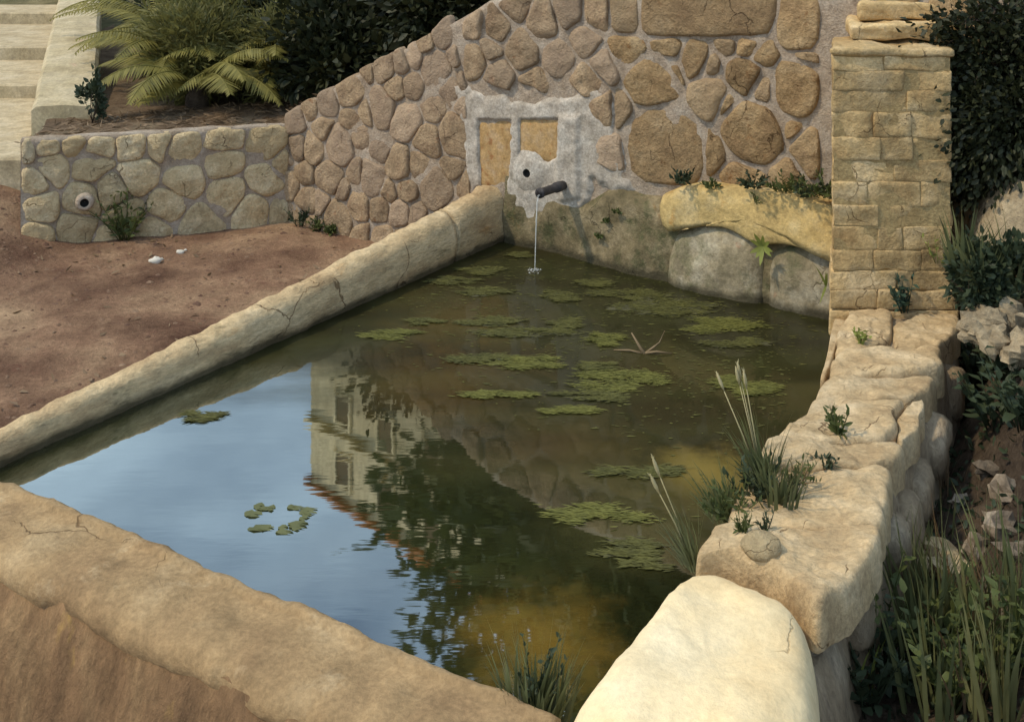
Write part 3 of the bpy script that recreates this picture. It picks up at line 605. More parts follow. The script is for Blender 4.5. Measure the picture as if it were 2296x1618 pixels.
# ------------------------------------------------------------------ stone basin
basin = thing('stone_basin', 'stone basin walls enclosing the green pool', 'basin', (0, 3, -.17))
def loft(name, secs, mat, parent, amp=.008, freq=6, closed_ends=True, amp2=0):
    v_ = []; f_ = []; k = len(secs[0])
    for s in secs:
        c = sum(s, V())/k
        for q in s:
            d = (q-c).normalized(); v_.append(q+d*(amp*fn(q, freq, 4)+amp2*fn(q, freq*.35, 2)))
    for i in range(len(secs)-1):
        for j in range(k): a = i*k+j; b = i*k+(j+1) % k; f_.append((a, b, b+k, a+k))
    if closed_ends: f_.append(tuple(reversed(range(k)))); f_.append(tuple((len(secs)-1)*k+j for j in range(k)))
    return mk(name, v_, f_, mat, parent)
e0 = G(-260, 1167); e1 = G(1137, 540); ed = (e1-e0).normalized(); en = V((-ed.y, ed.x, 0))   # en points away from the water
def log_sec(t):
    """rounded coping: inner face on the water line, top falling off to the yard side"""
    p = e0.lerp(e1, t); h = .090+.220*t**1.3; wd = .085+.105*t; h *= 1+.05*noise.noise(V((t*22, 0, 0))); wd *= 1+.06*noise.noise(V((t*17, 5, 0)))
    pr = [(.04, -.2), (.025, 0), (.012, h*.12), (-.004, h*.3), (-.004, h*.45), (.004, h*.62), (.022, h*.78), (.045, h*.88), (.075, h*.955), (.11, h*.99), (.15, h), (.19, h*.975), (.22, h*.9), (.24, h*.7), (.245, h*.35), (.25, -.05), (.26, -.3)]
    return [p+en*(a/.25*wd)+ZU*b for a, b in pr]
ts = [i/150 for i in range(151)]
cut = .865
loft('coping', [log_sec(t) for t in ts if t < cut], M['coping'], basin, .009, 13, amp2=.005)
loft('coping', [log_sec(cut+.002+(1-cut)*i/22) for i in range(24)], M['coping'], basin, .014, 13, amp2=.008)
# front rim
f0 = G(-230, 960, .16); f1 = G(1262, 1588, .16); fd = (f1-f0).normalized(); fnm = V((fd.y, -fd.x, 0)); fnm = fnm if fnm.y < 0 else -fnm
def fsec(t, base=False):
    p = f0.lerp(f1, t); p = V((p.x, p.y, 0))+fnm*(.005*noise.noise(V((t*14, 0, 0)))+.004*noise.noise(V((t*60, 0, 0)))); zt = .16+.006*noise.noise(V((t*9, 3, 0)))
    wv = .275+.012*noise.noise(V((t*11, 7, 0)))
    if base: pr = [(wv-.03, zt-.03), (wv-.005, zt-.045), (wv+.015, .05), (wv+.035, -.06), (wv+.06, -.18), (wv+.10, -.45), (.1, -.45), (.1, 0)]
    else: pr = [(.0, -.3), (0, zt-.05), (.006, zt-.015), (.02, zt-.002), (.042, zt+.003), (.050, zt-.008), (.12, zt-.003), (.17, zt), (.22, zt-.004), (wv-.02, zt-.012), (wv, zt-.035), (wv+.004, zt-.06), (wv-.02, zt-.10), (.1, -.2)]
    return [p+fnm*a+ZU*b for a, b in pr]
loft('coping', [fsec(i/140) for i in range(141)], M['front'], basin, .009, 13, amp2=.008)
fb = loft('rim_base', [fsec(i/140, True) for i in range(141)], M['front_base'], basin, .022, 7, amp2=.03)
# side wall: core plus top slabs
side = mk('side_wall', [V((0, 0, 0))]*3, [], M['face'], basin) if False else None
inn = [G(1252, 1606, .2), G(1400, 1440, .2), G(1545, 1262, .2), G(1725, 990, .2), G(1846, 842, .2), G(1874, 720, .2), G(1880, 640, .2)]
out = [G(1880, 1640, .2), G(1850, 1470, .2), G(1850, 1380, .2), G(2030, 1010, .2), G(2112, 850, .2), G(2160, 705, .2), G(2150, 640, .2)]
secs = []
def lp(pts, t):
    x = t*(len(pts)-1); i = min(int(x), len(pts)-2); return pts[i].lerp(pts[i+1], x-i)
for i in range(91):
    t = i/90; a, b = lp(inn, t), lp(out, t); n = (b-a).normalized(); zt = .197
    P0 = V((a.x, a.y, 0)); P1 = V((b.x, b.y, 0))
    zt = .197-.13*sstep(-t, -.42, -.30)
    secs.append([P0+n*.02+ZU*-.3, P0+n*.012+ZU*.0, P0+n*.03+ZU*(zt-.03), P0.lerp(P1, .3)+ZU*zt, P0.lerp(P1, .7)+ZU*zt, P1-n*.05+ZU*(zt-.02), P1-n*.015+ZU*.08, P1+n*.0+ZU*-.02, P1+n*.02+ZU*-.12, P1+n*.05+ZU*-.24, P1+n*.05+ZU*-.4])
side = loft('side_wall', secs, M['face'], basin, .02, 7, amp2=.03)
def plan(l, z): return [(p.x, p.y) for p in (G(x, y, z) for x, y in l)]
ZT = .215
slabs = [([(1905, 700), (1995, 698), (2003, 756), (1966, 783), (1872, 793), (1884, 740)], .005), ([(2006, 726), (2060, 700), (2156, 698), (2140, 746), (2092, 774), (2008, 786)], .0),
         ([(1870, 796), (2002, 788), (2108, 782), (2114, 824), (2010, 843), (1856, 848)], .012), ([(1850, 852), (2012, 846), (2108, 838), (2062, 884), (2034, 896), (1900, 898), (1852, 924), (1796, 930)], .006),
         ([(1792, 934), (1856, 928), (1902, 902), (2032, 902), (2006, 938), (2010, 962), (1986, 988), (1826, 996), (1728, 988)], .014), ([(2036, 900), (2072, 890), (2064, 946), (2014, 990), (2010, 940)], -.01),
         ([(1722, 992), (1830, 1000), (2012, 990), (2026, 1004), (2004, 1034), (1930, 1046), (1800, 1064), (1690, 1050)], .012),
         ([(1688, 1054), (1800, 1068), (1932, 1050), (2002, 1040), (1996, 1110), (1984, 1170), (1876, 1186), (1740, 1180), (1610, 1164)], .004),
         ([(1606, 1170), (1740, 1184), (1876, 1190), (1982, 1176), (1966, 1250), (1880, 1326), (1836, 1372), (1792, 1330), (1716, 1278), (1640, 1252), (1550, 1254)], .016)]
rs = random.Random(5)
for i, (p, dz) in enumerate(slabs):
    mx_, my_ = sum(a for a, b in p)/len(p), sum(b for a, b in p)/len(p); p = [(mx_+(a-mx_)*1.0, my_+(b-my_)*1.02) for a, b in p]
    slab('stone', plan(p, ZT), PLAN, .10, ZT+dz, M['slab'], side, A=96, prof=TOPP, amp=.010, freq=11, ck=1, tilt=(rs.uniform(-.03, .0), rs.uniform(-.03, .03)), edge=.020, sd_=i+5, frac=.022)
# inner lip stone and the big cream end stone
slab('stone', plan([(1902, 706), (1884, 745), (1868, 800), (1846, 852), (1836, 850), (1854, 790), (1866, 720), (1874, 700)], .2), PLAN, .02, .195, M['slab'], side, A=40, prof=HI, amp=.01, ck=1, sd_=31)
big = plan([(1244, 1622), (1300, 1560), (1400, 1442), (1480, 1340), (1542, 1266), (1590, 1258), (1650, 1264), (1720, 1296), (1790, 1344), (1826, 1392), (1842, 1450), (1850, 1540), (1854, 1660), (1700, 1800), (1500, 1800), (1330, 1760)], .2)
BIGP = [(s*.08, -.0) for s in range(1, 9)]+[(.70, -.005), (.76, -.015), (.82, -.035), (.87, -.07), (.91, -.11), (.945, -.17), (.97, -.25), (.988, -.38), (1, -.6), (1, -1)]
slab('stone', big, PLAN, -.3, .235, M['bright'], side, A=110, prof=BIGP, amp=.024, freq=4.5, ck=2, tilt=(-.05, .02), edge=.006, sd_=44)
# stones showing in the outer face of the side wall
for i, (x, y, rx, ry, z) in enumerate(((2060, 960, 26, 60, .02), (2098, 890, 20, 50, .05), (2030, 1090, 22, 62, .0), (2000, 1230, 20, 56, .03), (1880, 1440, 34, 70, .04), (1930, 1350, 26, 44, .05), (2138, 800, 14, 44, .05))):
    t = .5; best = None
    for k in range(200):
        q = lp(out, k/199); px = CX+q.x/q.y*F
        if best is None or abs(px-x) < best[0]: best = (abs(px-x), q, k/199)
    q = best[1]; tdir = (lp(out, min(1, best[2]+.02))-lp(out, max(0, best[2]-.02))); tdir.z = 0; tdir.normalize(); nn = V((tdir.y, -tdir.x, 0))
    sc = F/q.y; poly = ell(0, 0, .10, .11, 0, 9, .2, i)
    slab('stone', poly, (V((q.x, q.y, z-.04)), tdir, ZU, nn), -.06, .045, M['face'], side, A=18, prof=[(.4, 0), (.75, -.08), (.92, -.25), (1, -1)], amp=.016, sd_=i+70)
# little boulder lying on the side wall
bx = thing('boulder', 'small rounded stone lying on the side wall next to weeds', 'stone', G(1706, 1240, .23))
def blob(name, c, r, mat, parent=None, seed=0, amp=.15, nu=18, nv=12):
    v_ = []; f_ = []
    for j in range(nv+1):
        th = math.pi*j/nv
        for i in range(nu):
            ph = 2*math.pi*i/nu; d = V((math.sin(th)*math.cos(ph), math.sin(th)*math.sin(ph), math.cos(th)))
            k = 1+amp*fn(d+V((seed*3.3, seed, 0)), 1.1, 3); v_.append(V(c)+V((d.x*r[0], d.y*r[1], d.z*r[2]))*k)
    for j in range(nv):
        for i in range(nu): a = j*nu+i; b = j*nu+(i+1) % nu; f_.append((a, a+nu, b+nu, b))
    return mk(name, v_, f_, mat, parent)
g_ = G(1706, 1232, .24); blob('stone', (g_.x, g_.y, .25), (.052, .042, .036), M['low_stone'], bx, 4)

# ------------------------------------------------------------------ pillar
PX0, PX1, PYF = 1.350, 1.850, 4.40
pil = thing('stone_pillar', 'golden ashlar pillar with stepped cap at the end of the side wall', 'pillar', (1.6, 4.5, .15))
v_, f_ = [], []; box(v_, f_, ((PX0+PX1)/2, PYF+.353, .65), (PX1-PX0-.01, .70, 1.28)); v_ = [V((q.x+.31*(q.y-PYF), q.y, q.z)) for q in v_]; mk('core', v_, f_, M['pillar_joint'], pil, smooth=False)
rp = random.Random(12)
def block(name, x0, x1, y0, y1, z0, z1, mat, parent, bev=.012, amp=.006, seed=0, n=5, shear=.31):
    """weathered block: subdivided rounded box"""
    v_ = []; f_ = []; sx, sy, sz = (x1-x0)/2, (y1-y0)/2, (z1-z0)/2; c = V(((x0+x1)/2, (y0+y1)/2, (z0+z1)/2)); idx = {}
    def vert(p):
        k = (round(p.x, 4), round(p.y, 4), round(p.z, 4))
        if k not in idx:
            q = V((p.x*sx, p.y*sy, p.z*sz)); iq = V((max(-sx+bev, min(sx-bev, q.x)), max(-sy+bev, min(sy-bev, q.y)), max(-sz+bev, min(sz-bev, q.z))))
            d = q-iq; q = iq+(d.normalized()*bev if d.length > 1e-6 else d)
            w = c+q; w.x += shear*(w.y-PYF); nrm = (d if d.length > 1e-6 else V((0, 0, 0))).normalized()
            w = w+nrm*amp*fn(w+V((seed, 0, 0)), 8, 4)+V((noise.noise(w*6+V((seed, 1, 1))), noise.noise(w*6+V((1, seed, 1))), noise.noise(w*6+V((1, 1, seed)))))*amp*.8
            idx[k] = len(v_); v_.append(w)
        return idx[k]
    cs = [-1]+[-.94+1.88*i/n for i in range(n+1)]+[1]
    for ax_ in range(3):
        for sg in (-1, 1):
            for i in range(len(cs)-1):
                for j in range(len(cs)-1):
                    q = []
                    for a, b in ((cs[i], cs[j]), (cs[i+1], cs[j]), (cs[i+1], cs[j+1]), (cs[i], cs[j+1])):
                        p = [0, 0, 0]; p[ax_] = sg; p[(ax_+1) % 3] = a; p[(ax_+2) % 3] = b; q.append(vert(V(p)))
                    f_.append(tuple(q if sg > 0 else reversed(q)))
    return mk(name, v_, f_, mat, parent)
zs = [.12, .225, .305, .385, .47, .57, .655, .76, .85, .945, 1.05, 1.14, 1.225, 1.285]
for i in range(len(zs)-1):
    z0, z1 = zs[i], zs[i+1]; cuts = [PX0]; nb = rp.choice((2, 2, 3))
    for k in range(1, nb): cuts.append(PX0+(PX1-PX0)*(k+rp.uniform(-.25, .25))/nb)
    cuts.append(PX1); 
    for k in range(nb):
        j = rp.uniform(-.006, .006); l = -.012 if i < 3 else 0
        block('block', cuts[k]+.0003+(l if k == 0 else 0), cuts[k+1]-.0003+(.03*(3-i)/3 if i < 3 and k == nb-1 else 0), PYF+j+(-.02*(3-i)/3 if i < 3 else 0), PYF+.34, z0+.0003, z1-.0003, M['pillar'], pil, .005, .010, i*5+k, 7)
# blocks on the flanks behind the front row
for i in range(0, len(zs)-1, 2):
    z0, z1 = zs[i], zs[min(i+2, len(zs)-1)]
    for xx in ((PX0, PX0+.24), (PX1-.24, PX1)):
        block('block', xx[0], xx[1], PYF+.343, PYF+.68, z0+.002, z1-.002, M['pillar'], pil, .012, .008, i+50)
# stepped cap slabs
for i, (x0, x1, y0, y1, z0, z1) in enumerate(((PX0-.005, PX1+.012, PYF-.015, PYF+.40, 1.287, 1.325), (PX0+.07, PX1+.05, PYF+.13, PYF+.62, 1.327, 1.40), (PX0+.12, PX1+.10, PYF+.32, PYF+.80, 1.403, 1.48), (PX0+.2, PX1+.2, PYF+.45, PYF+.9, 1.483, 1.58))):
    block('cap_stone', x0, x1, y0, y1, z0, z1, M['pillar'], pil, .016, .016, i+90, 9)

# ------------------------------------------------------------------ plants
def bush(name, label, c, r, nl, ll, mat, cat='bush', group=None, stems=7, droop=0., lw=.5, base=None, clamp=True):
    """leafy shrub: woody stems from the base and many leaves spread through an uneven crown"""
    c = V(c); base = V(base) if base is not None else V((c.x, c.y, c.z-r[2]))
    t = thing(name, label, cat, base, group); v_, f_ = [], []; sv, sf = [], []; tips = []
    for i in range(stems):
        d = rdir(.3); tip = c+V((d.x*r[0], d.y*r[1], d.z*r[2]))*rnd.uniform(.5, .9); mid = base.lerp(tip, .5)+V((rnd.uniform(-.1, .1), rnd.uniform(-.1, .1), .05))*r[0]
        tube(sv, sf, [base+V((rnd.uniform(-.05, .05), rnd.uniform(-.05, .05), 0))*r[0], mid, tip], [.02*r[2], .013*r[2], .004*r[2]], 5); tips.append(tip)
    clumps = [c+V((d.x*r[0], d.y*r[1], d.z*r[2]))*rnd.uniform(.35, 1) for d in (rdir() for _ in range(max(10, nl//90)))]
    for i in range(nl):
        q = rnd.choice(clumps); s = rnd.gauss(0, .17)
        p = q+V((rnd.gauss(0, .17)*r[0], rnd.gauss(0, .17)*r[1], rnd.gauss(0, .17)*r[2]))
        if clamp and p.z < base.z+.01: p.z = base.z+rnd.uniform(.01, .1)
        d = ((p-c).normalized()+rdir()*.8+V((0, 0, .25-droop))).normalized(); l = ll*rnd.uniform(.6, 1.25)
        leaf(v_, f_, p, d, rdir(), l, l*lw, .2)
    mk('stems', sv, sf, M['bark'], t); mk('foliage', v_, f_, mat, t, kind=None); return t
def frond(t, p, d, ln, droop, mat, lfl=.20, npair=44):
    v_, f_ = [], []; d = V(d).normalized(); q = V(p); cur = d.copy(); hd = V((d.x, d.y, 0)).normalized(); sd2 = V((-hd.y, hd.x, 0)); pts = [q.copy()]
    n = npair
    for i in range(n):
        s = i/n; cur = (cur+(hd*.35-ZU)*droop/n*(.4+1.4*s)).normalized(); q = q+cur*ln/n; pts.append(q.copy())
        if s < .12: continue
        l = lfl*math.sin(min(1, (s-.08)*1.15)*math.pi)**.6*rnd.uniform(.85, 1.1)
        for sg in (-1, 1):
            dd = (sd2*sg*.85+cur*.55+cur.cross(sd2)*-.12+V((0, 0, -.18))+rdir()*.06).normalized()
            blade(v_, f_, q, dd, max(l, .04), .020, .35, 3, side=cur.cross(dd).cross(dd).normalized())
    o = mk('frond', v_, f_, mat, t)
    sv, sf = [], []; tube(sv, sf, pts[::3]+[pts[-1]], [.010*(1-k/(len(pts[::3])+1))+.002 for k in range(len(pts[::3])+1)], 5); mk('rib', sv, sf, mat, o)
def palm(label, c, nf, ln, up, group):
    c = V(c); t = thing('palm_plant', label, 'palm', c, group); v_, f_ = [], []
    tube(v_, f_, [c+V((0, 0, -.05)), c+V((0, 0, .08)), c+V((0, 0, .16))], [.09, .085, .05], 9); mk('trunk', v_, f_, M['bark'], t)
    for i in range(nf):
        a = 2*math.pi*i/nf*2.4+rnd.uniform(-.3, .3); u = rnd.uniform(up*.5, up*1.4)
        frond(t, c+V((0, 0, .13)), (math.cos(a), math.sin(a), u), ln*rnd.uniform(.8, 1.15), rnd.uniform(1.0, 1.7), M['palm'])
def gt(x, y): return tz(x, y)
for lab, x, y, nf, ln, up in (('arching yellow-green palm nearest the parapet foot, frontmost of the palms', -2.35, 7.8, 18, .8, 1.1), ('yellow-green palm right of the frontmost palm, half in dark shrubs', -1.85, 8.15, 18, .9, 1.2), ('yellow-green palm directly behind the frontmost palm', -2.6, 8.5, 20, 1.0, 1.3), ('yellow-green palm farthest back against the parapet', -2.95, 9.5, 28, 1.25, 1.3), ('yellow-green palm in the middle of the clump behind the others', -2.0, 9.0, 26, 1.1, 1.3), ('yellow-green palm at the right end of the palm clump', -1.55, 8.5, 24, .95, 1.2)):
    palm(lab, (x, y, gt(x, y)), nf, ln, up, 'palms on the terrace')
for lab, x, y, r, nl in (('dark dense shrub directly behind the lowest end of the rubble wall', -1.25, 8.05, (.6, .5, .42), 4600), ('dark shrub beneath the palms, close to the retaining wall', -1.35, 7.75, (.5, .3, .28), 3000), ('dark tall shrub behind the middle of the rising wall', -.50, 7.6, (.6, .55, .42), 4600),
                       ('dark shrub at the top of the rising wall near the niche', .35, 7.3, (.55, .5, .45), 4200), ('large dark shrub deep behind the palms', -1.9, 9.9, (1.0, .7, .6), 5600), ('large dark shrub deep behind the rising wall', .1, 9.6, (1.0, .8, .6), 6000), ('dark shrub filling the back of the terrace left of the others', -3.0, 10.8, (.9, .7, .8), 4200), ('low dark shrub in the gap between palms and rising wall', -1.5, 8.9, (.9, .6, .52), 5600)):
    bush('shrub', lab, (x, y, gt(x, y)+r[2]*.75), r, nl, .085, M['dark_leaf'], group='dark shrubs on the terrace', base=(x, y, gt(x, y)))
M['olive'] = leaf_mat('olive_feather_leaf', lin(.07, .072, .022), lin(.24, .22, .07), .35)
for lab, x, y, r, nl in (('soft olive feathery bush among the palms beside the parapet', -2.45, 8.1, (.42, .35, .42), 5600), ('soft olive feathery bush right of the palms, before the dark hedge', -1.7, 8.15, (.5, .35, .36), 5600), ('soft olive feathery bush behind the palms at the top edge', -2.3, 9.0, (.7, .4, .5), 6500)):
    bush('shrub', lab, (x, y, gt(x, y)+r[2]*.85), r, nl, .095, M['olive'], group='olive bushes among the palms', base=(x, y, gt(x, y)), lw=.16, droop=.15)
# bluish shrub at the foot of the parapet
p_ = V((-2.90, 7.22, 0)); p_.z = gt(p_.x, p_.y); bush('shrub', 'small blue-green bush at the foot of the parapet slab', p_+V((0, 0, .16)), (.10, .09, .17), 380, .045, M['deep'], stems=6, base=p_)

def weed(name, label, base, h, nst, ll, lw, mat, spread=.5, nleaf=9, cat='plant', group=None, sep=False, dirb=(0, 0), stem=.004, leafz=.15, stemmat=None):
    base = V(base); t = thing(name, label, cat, base, group); sv, sf, v_, f_ = [], [], [], []
    shared = None
    if sep:
        a, b = [], []; leaf(a, b, V((0, 0, 0)), (1, 0, 0), (0, 1, 0), 1, lw, .2); me = bpy.data.meshes.new('leaf'); me.from_pydata(a, [], b); me.materials.append(mat)
        me.polygons.foreach_set('use_smooth', [True]*len(me.polygons)); shared = me
    for i in range(nst):
        a = rnd.uniform(0, 2*math.pi); k = rnd.uniform(.1, 1)*spread; hh = h*rnd.uniform(.55, 1.05)
        d = V((math.cos(a)*k+dirb[0], math.sin(a)*k+dirb[1], 1)).normalized(); p0 = base+V((math.cos(a), math.sin(a), 0))*rnd.uniform(0, .12)*h*spread*2
        pts = [p0]; cur = d
        for j in range(4): cur = (cur+V((d.x, d.y, -.1))*.12+rdir()*.08).normalized(); pts.append(pts[-1]+cur*hh/4)
        tube(sv, sf, pts, [stem, stem*.9, stem*.75, stem*.6, stem*.3], 4)
        for j in range(nleaf):
            s = leafz+(1-leafz)*(j+rnd.random())/nleaf; x = s*4; ii = min(3, int(x)); q = pts[ii].lerp(pts[ii+1], x-ii)
            dd = (rdir(.35)+cur*.5).normalized(); l = ll*rnd.uniform(.65, 1.2)*(1.1-.4*s)
            if sep:
                o = bpy.data.objects.new('leaf', shared); C.objects.link(o); place(o, t, q); o.rotation_euler = dd.to_track_quat('X', 'Z').to_euler(); o.scale = (l, l, l)
            else: leaf(v_, f_, q, dd, rdir(), l, l*lw, .2)
    mk('stems', sv, sf, stemmat or mat, t)
    if not sep: mk('foliage', v_, f_, mat, t)
    return t
def tuft(label, base, n, h, wd, mat, spread=.5, droop=.5, seeds=0, group=None, name='grass_tuft', rad=.03, dirb=(0, 0), cat='grass'):
    base = V(base); t = thing(name, label, cat, base, group); v_, f_, s_, g_ = [], [], [], []
    wd *= 1.35
    for i in range(int(n*1.8)):
        a = rnd.uniform(0, 6.283); k = rnd.uniform(0, 1)*spread; p0 = base+V((math.cos(a), math.sin(a), 0))*rad*rnd.random()+V((0, 0, -.01))
        d = V((math.cos(a)*k+dirb[0], math.sin(a)*k+dirb[1], 1)); l = h*rnd.uniform(.45, 1.05)
        q = blade(v_, f_, p0, d, l, wd*rnd.uniform(.6, 1.2), droop*rnd.uniform(.3, 1.3))
    for i in range(seeds):
        a = rnd.uniform(0, 6.283); k = rnd.uniform(0, .6)*spread; d = V((math.cos(a)*k+dirb[0], math.sin(a)*k+dirb[1], 1))
        q = blade(v_, f_, base, d, h*rnd.uniform(1.0, 1.2), wd*.45, droop*.4); dd = (q-base).normalized()
        sv, sf = [], []; tube(sv, sf, [base, base.lerp(q, .5)+V((0, 0, .01)), q], [.0022, .0018, .0014], 4); tube(sv, sf, [q-dd*.01, q+dd*.012, q+dd*.03, q+dd*.05], [.002, .0055, .005, .001], 5)
        for k_ in range(14): leaf(sv, sf, q+dd*rnd.uniform(0, .04), (dd+rdir()*.28), rdir(), .020, .0035, .1)
        mk('seed_head', sv, sf, M['seed'], t)
    mk('blades', v_, f_, mat, t); return t
# weeds by the retaining wall and rising wall
def onl(x, y, n=.03): q = LW(x, y, n); return K0+LU*q.x+LN*n
q = onl(285, 520, .07); q.z = gz(q.x, q.y); weed('weed', 'leafy green weed growing against the retaining wall below its middle', q, .30, 20, .058, .34, M['weed'], .7, 10, stem=.003)
for i, (x, lab, h) in enumerate(((672, 'dark green weed in the corner where the two walls meet', .14), (712, 'small green weed at the rubble wall foot, middle of three', .10), (742, 'tiny weed at the rubble wall foot nearest the coping', .07))):
    q = W(x, 490, .05); q = Wp(q.x, 0, .05); q.z = gz(q.x, q.y); weed('weed', lab, q, h, 12, .04, .4, M['weed'] if i else M['deep'], .8, 9, stem=.0025, group='weeds at the rubble wall foot')
# creeping plants along the ledge
for i, (x, y, s, lab) in enumerate(((1535, 408, .8, 'creeping leafy plant at the left end of the ledge'), (1600, 420, .55, 'sparse creeper on the ledge beside the leftmost creeper'), (1690, 420, 1., 'dense creeper on the middle of the ledge'), (1760, 430, 1., 'creeper on the ledge left of the pillar, drooping over its edge'), (1815, 440, 1.1, 'leafy creeper on the ledge close to the pillar'), (1852, 440, 1.3, 'tall dark creeper in the corner between ledge and pillar'))):
    q = W(x, y, .10); q = Wp(q.x, q.y, .105)
    weed('creeper', lab, q, .10*s, int(15*s), .034, .45, M['weed'] if i % 2 else M['deep'], 1.5, 8, stem=.002, group='creepers on the ledge', dirb=(N0.x*.5, N0.y*.5))
q = W(1700, 455, .12); weed('creeper', 'pale green trailing sprig hanging down the yellow ledge stone', Wp(q.x, q.y, .13), .07, 5, .025, .5, M['weed'], 1.2, 6, stem=.002)
for i, (x, y, lab) in enumerate(((1355, 500, 'small moss clump on the lining right of the spout'), (1385, 478, 'dark moss clump on the lining below the plaster strip'), (1345, 535, 'moss clump on the lining near the water'))):
    q = W(x, y, .07); weed('moss_clump', lab, Wp(q.x, q.y, .07), .035, 9, .02, .6, M['weed'], 1.5, 6, stem=.0015, cat='moss')
# star-shaped plant and strap-leaved plant on the wet stones
def rosette(label, base, n, ln, wd, mat, out, up=.4):
    base = V(base); t = thing('rosette_plant', label, 'plant', base)
    for i in range(n):
        a = 2*math.pi*i/n+rnd.uniform(-.2, .2); d = out*.55+(D_*math.cos(a)+ZU*math.sin(a))*1.0; v_, f_ = [], []
        leaf(v_, f_, base, d, out.cross(d), ln*rnd.uniform(.7, 1.1), wd, .12); mk('leaf', v_, f_, mat, t, origin=base)
    return t
q = W(1712, 552, .17); rosette('star-shaped yellow-green plant rooted between the two pale wet stones', Wp(q.x, q.y, .175), 9, .085, .022, M['lime'], N0)
q = W(1852, 640, .2); t_ = thing('strap_leaf_plant', 'slim strap-leaved plant in the corner by the pillar foot above the water', 'plant', Wp(q.x, q.y, .2))
for dx, dz, l in ((-.3, 1, .12), (.1, 1, .09), (-.5, .3, .07), (-.25, -1, .09), (.15, .7, .1)):
    v_, f_ = [], []; b0 = Wp(q.x, q.y, .2); blade(v_, f_, b0, N0*.35+D_*dx+ZU*dz, l, .014, .3, 5, side=D_); mk('blade', v_, f_, M['lime'], t_, origin=b0)
# plants on pillar and side wall
weed('sea_green_plant', 'blue-green leafy plant growing at the foot of the pillar front', (1.64, 4.37, .22), .17, 12, .046, .55, M['teal'], .45, 7, sep=True, stem=.0025)
weed('sprig', 'yellow-green sprig sprouting from the right edge of the pillar', (1.80, 4.385, .42), .17, 7, .03, .45, M['lime'], 1.0, 7, stem=.002, dirb=(.35, -.2))
weed('sprig', 'bright yellow-green sprig on the topmost left slab of the side wall', G(1928, 772, .22), .07, 8, .022, .6, M['lime'], .7, 6, stem=.002)
weed('sprig', 'upright green sprig in the crack across the middle of the side wall', G(1882, 985, .21), .12, 8, .035, .4, M['weed'], .35, 9, stem=.0025)
weed('sprig', 'dark trailing sprig on the side wall right of the grass tufts', G(1850, 1050, .22), .05, 10, .03, .35, M['deep'], 1.6, 6, stem=.002, stemmat=M['dry'])
weed('sprig', 'brown-stemmed trailing weed lying across the slabs beside the tall grass', G(1790, 1080, .22), .06, 12, .03, .3, M['weed'], 1.8, 6, stem=.002, stemmat=M['dry'])
tuft('tall grey-green grass with pale seed heads at the inner edge of the side wall', G(1712, 1100, .17), 54, .25, .008, M['grass'], .5, .6, 4, dirb=(-.12, .0))
tuft('bushy grass tuft next to the tall seeded grass, nearer the slabs', G(1745, 1135, .19), 50, .20, .009, M['grass'], .6, .6, 0, rad=.06)
tuft('grey-green grass leaning over the water below the tall seeded grass', G(1625, 1150, .15), 46, .18, .008, M['grass'], .6, .5, 0, dirb=(-.25, 0), rad=.05)
tuft('grass with two pale seed heads above the cream stone', G(1552, 1262, .15), 30, .18, .007, M['grass'], .5, .45, 2, dirb=(-.3, .05))
weed('sprig', 'dark leafy weed at the foot of the tall seeded grass', G(1700, 1130, .18), .13, 18, .034, .4, M['deep'], .8, 8, stem=.002)
weed('sprig', 'green leafy weed on the water side edge between the grass clumps', G(1640, 1170, .17), .12, 16, .032, .35, M['weed'], .8, 8, stem=.002, dirb=(-.2, 0))
weed('sprig', 'short green sprouts beside the small rounded stone', G(1665, 1212, .22), .075, 14, .022, .3, M['weed'], .35, 7, stem=.002)
weed('sprig', 'short sprouts with dark tips right of the short green sprouts', G(1715, 1200, .22), .07, 9, .02, .3, M['deep'], .4, 6, stem=.002)
g_ = G(1200, 1600, .08)
tuft('grass clump with dark buds in the front corner between rim and cream stone', (g_.x, g_.y+.02, .06), 70, .19, .011, M['grass'], .45, .35, 0, rad=.08)
weed('bud_plant', 'dark-budded stems inside the front corner grass clump', (g_.x, g_.y+.02, .06), .17, 12, .022, .55, M['deep'], .4, 5, stem=.002, leafz=.4)

# ------------------------------------------------------------------ right bank
def bz(x, y): return gz(x, y)
# shaggy dark growth hanging on the wall right of the pillar
for i, (x, y, n, rx, rz, lab) in enumerate(((2240, 150, .12, .42, .36, 'shaggy dark ivy mass hanging on the wall beside the pillar top'), (2290, 280, .16, .36, .34, 'dark ivy mass on the wall at the right edge'), (2175, 310, .12, .18, .26, 'dark ivy strand hanging beside the pillar middle'))):
    q = W(x, y, n); p = Wp(q.x, q.y, n); bush('ivy', lab, p, (rx, .12, rz), 5200, .034, M['dark_leaf'], 'ivy', 'ivy on the wall right of the pillar', 10, .8, .55, base=p+V((0, .1, rz*.8)), clamp=False)
bo = thing('boulder', 'large rounded buff boulder on the bank right of the pillar', 'stone', (2.38, 4.35, .3)); blob('stone', (2.42, 4.45, .52), (.46, .36, .33), M['boulder'], bo, 2, .12, 40, 24)
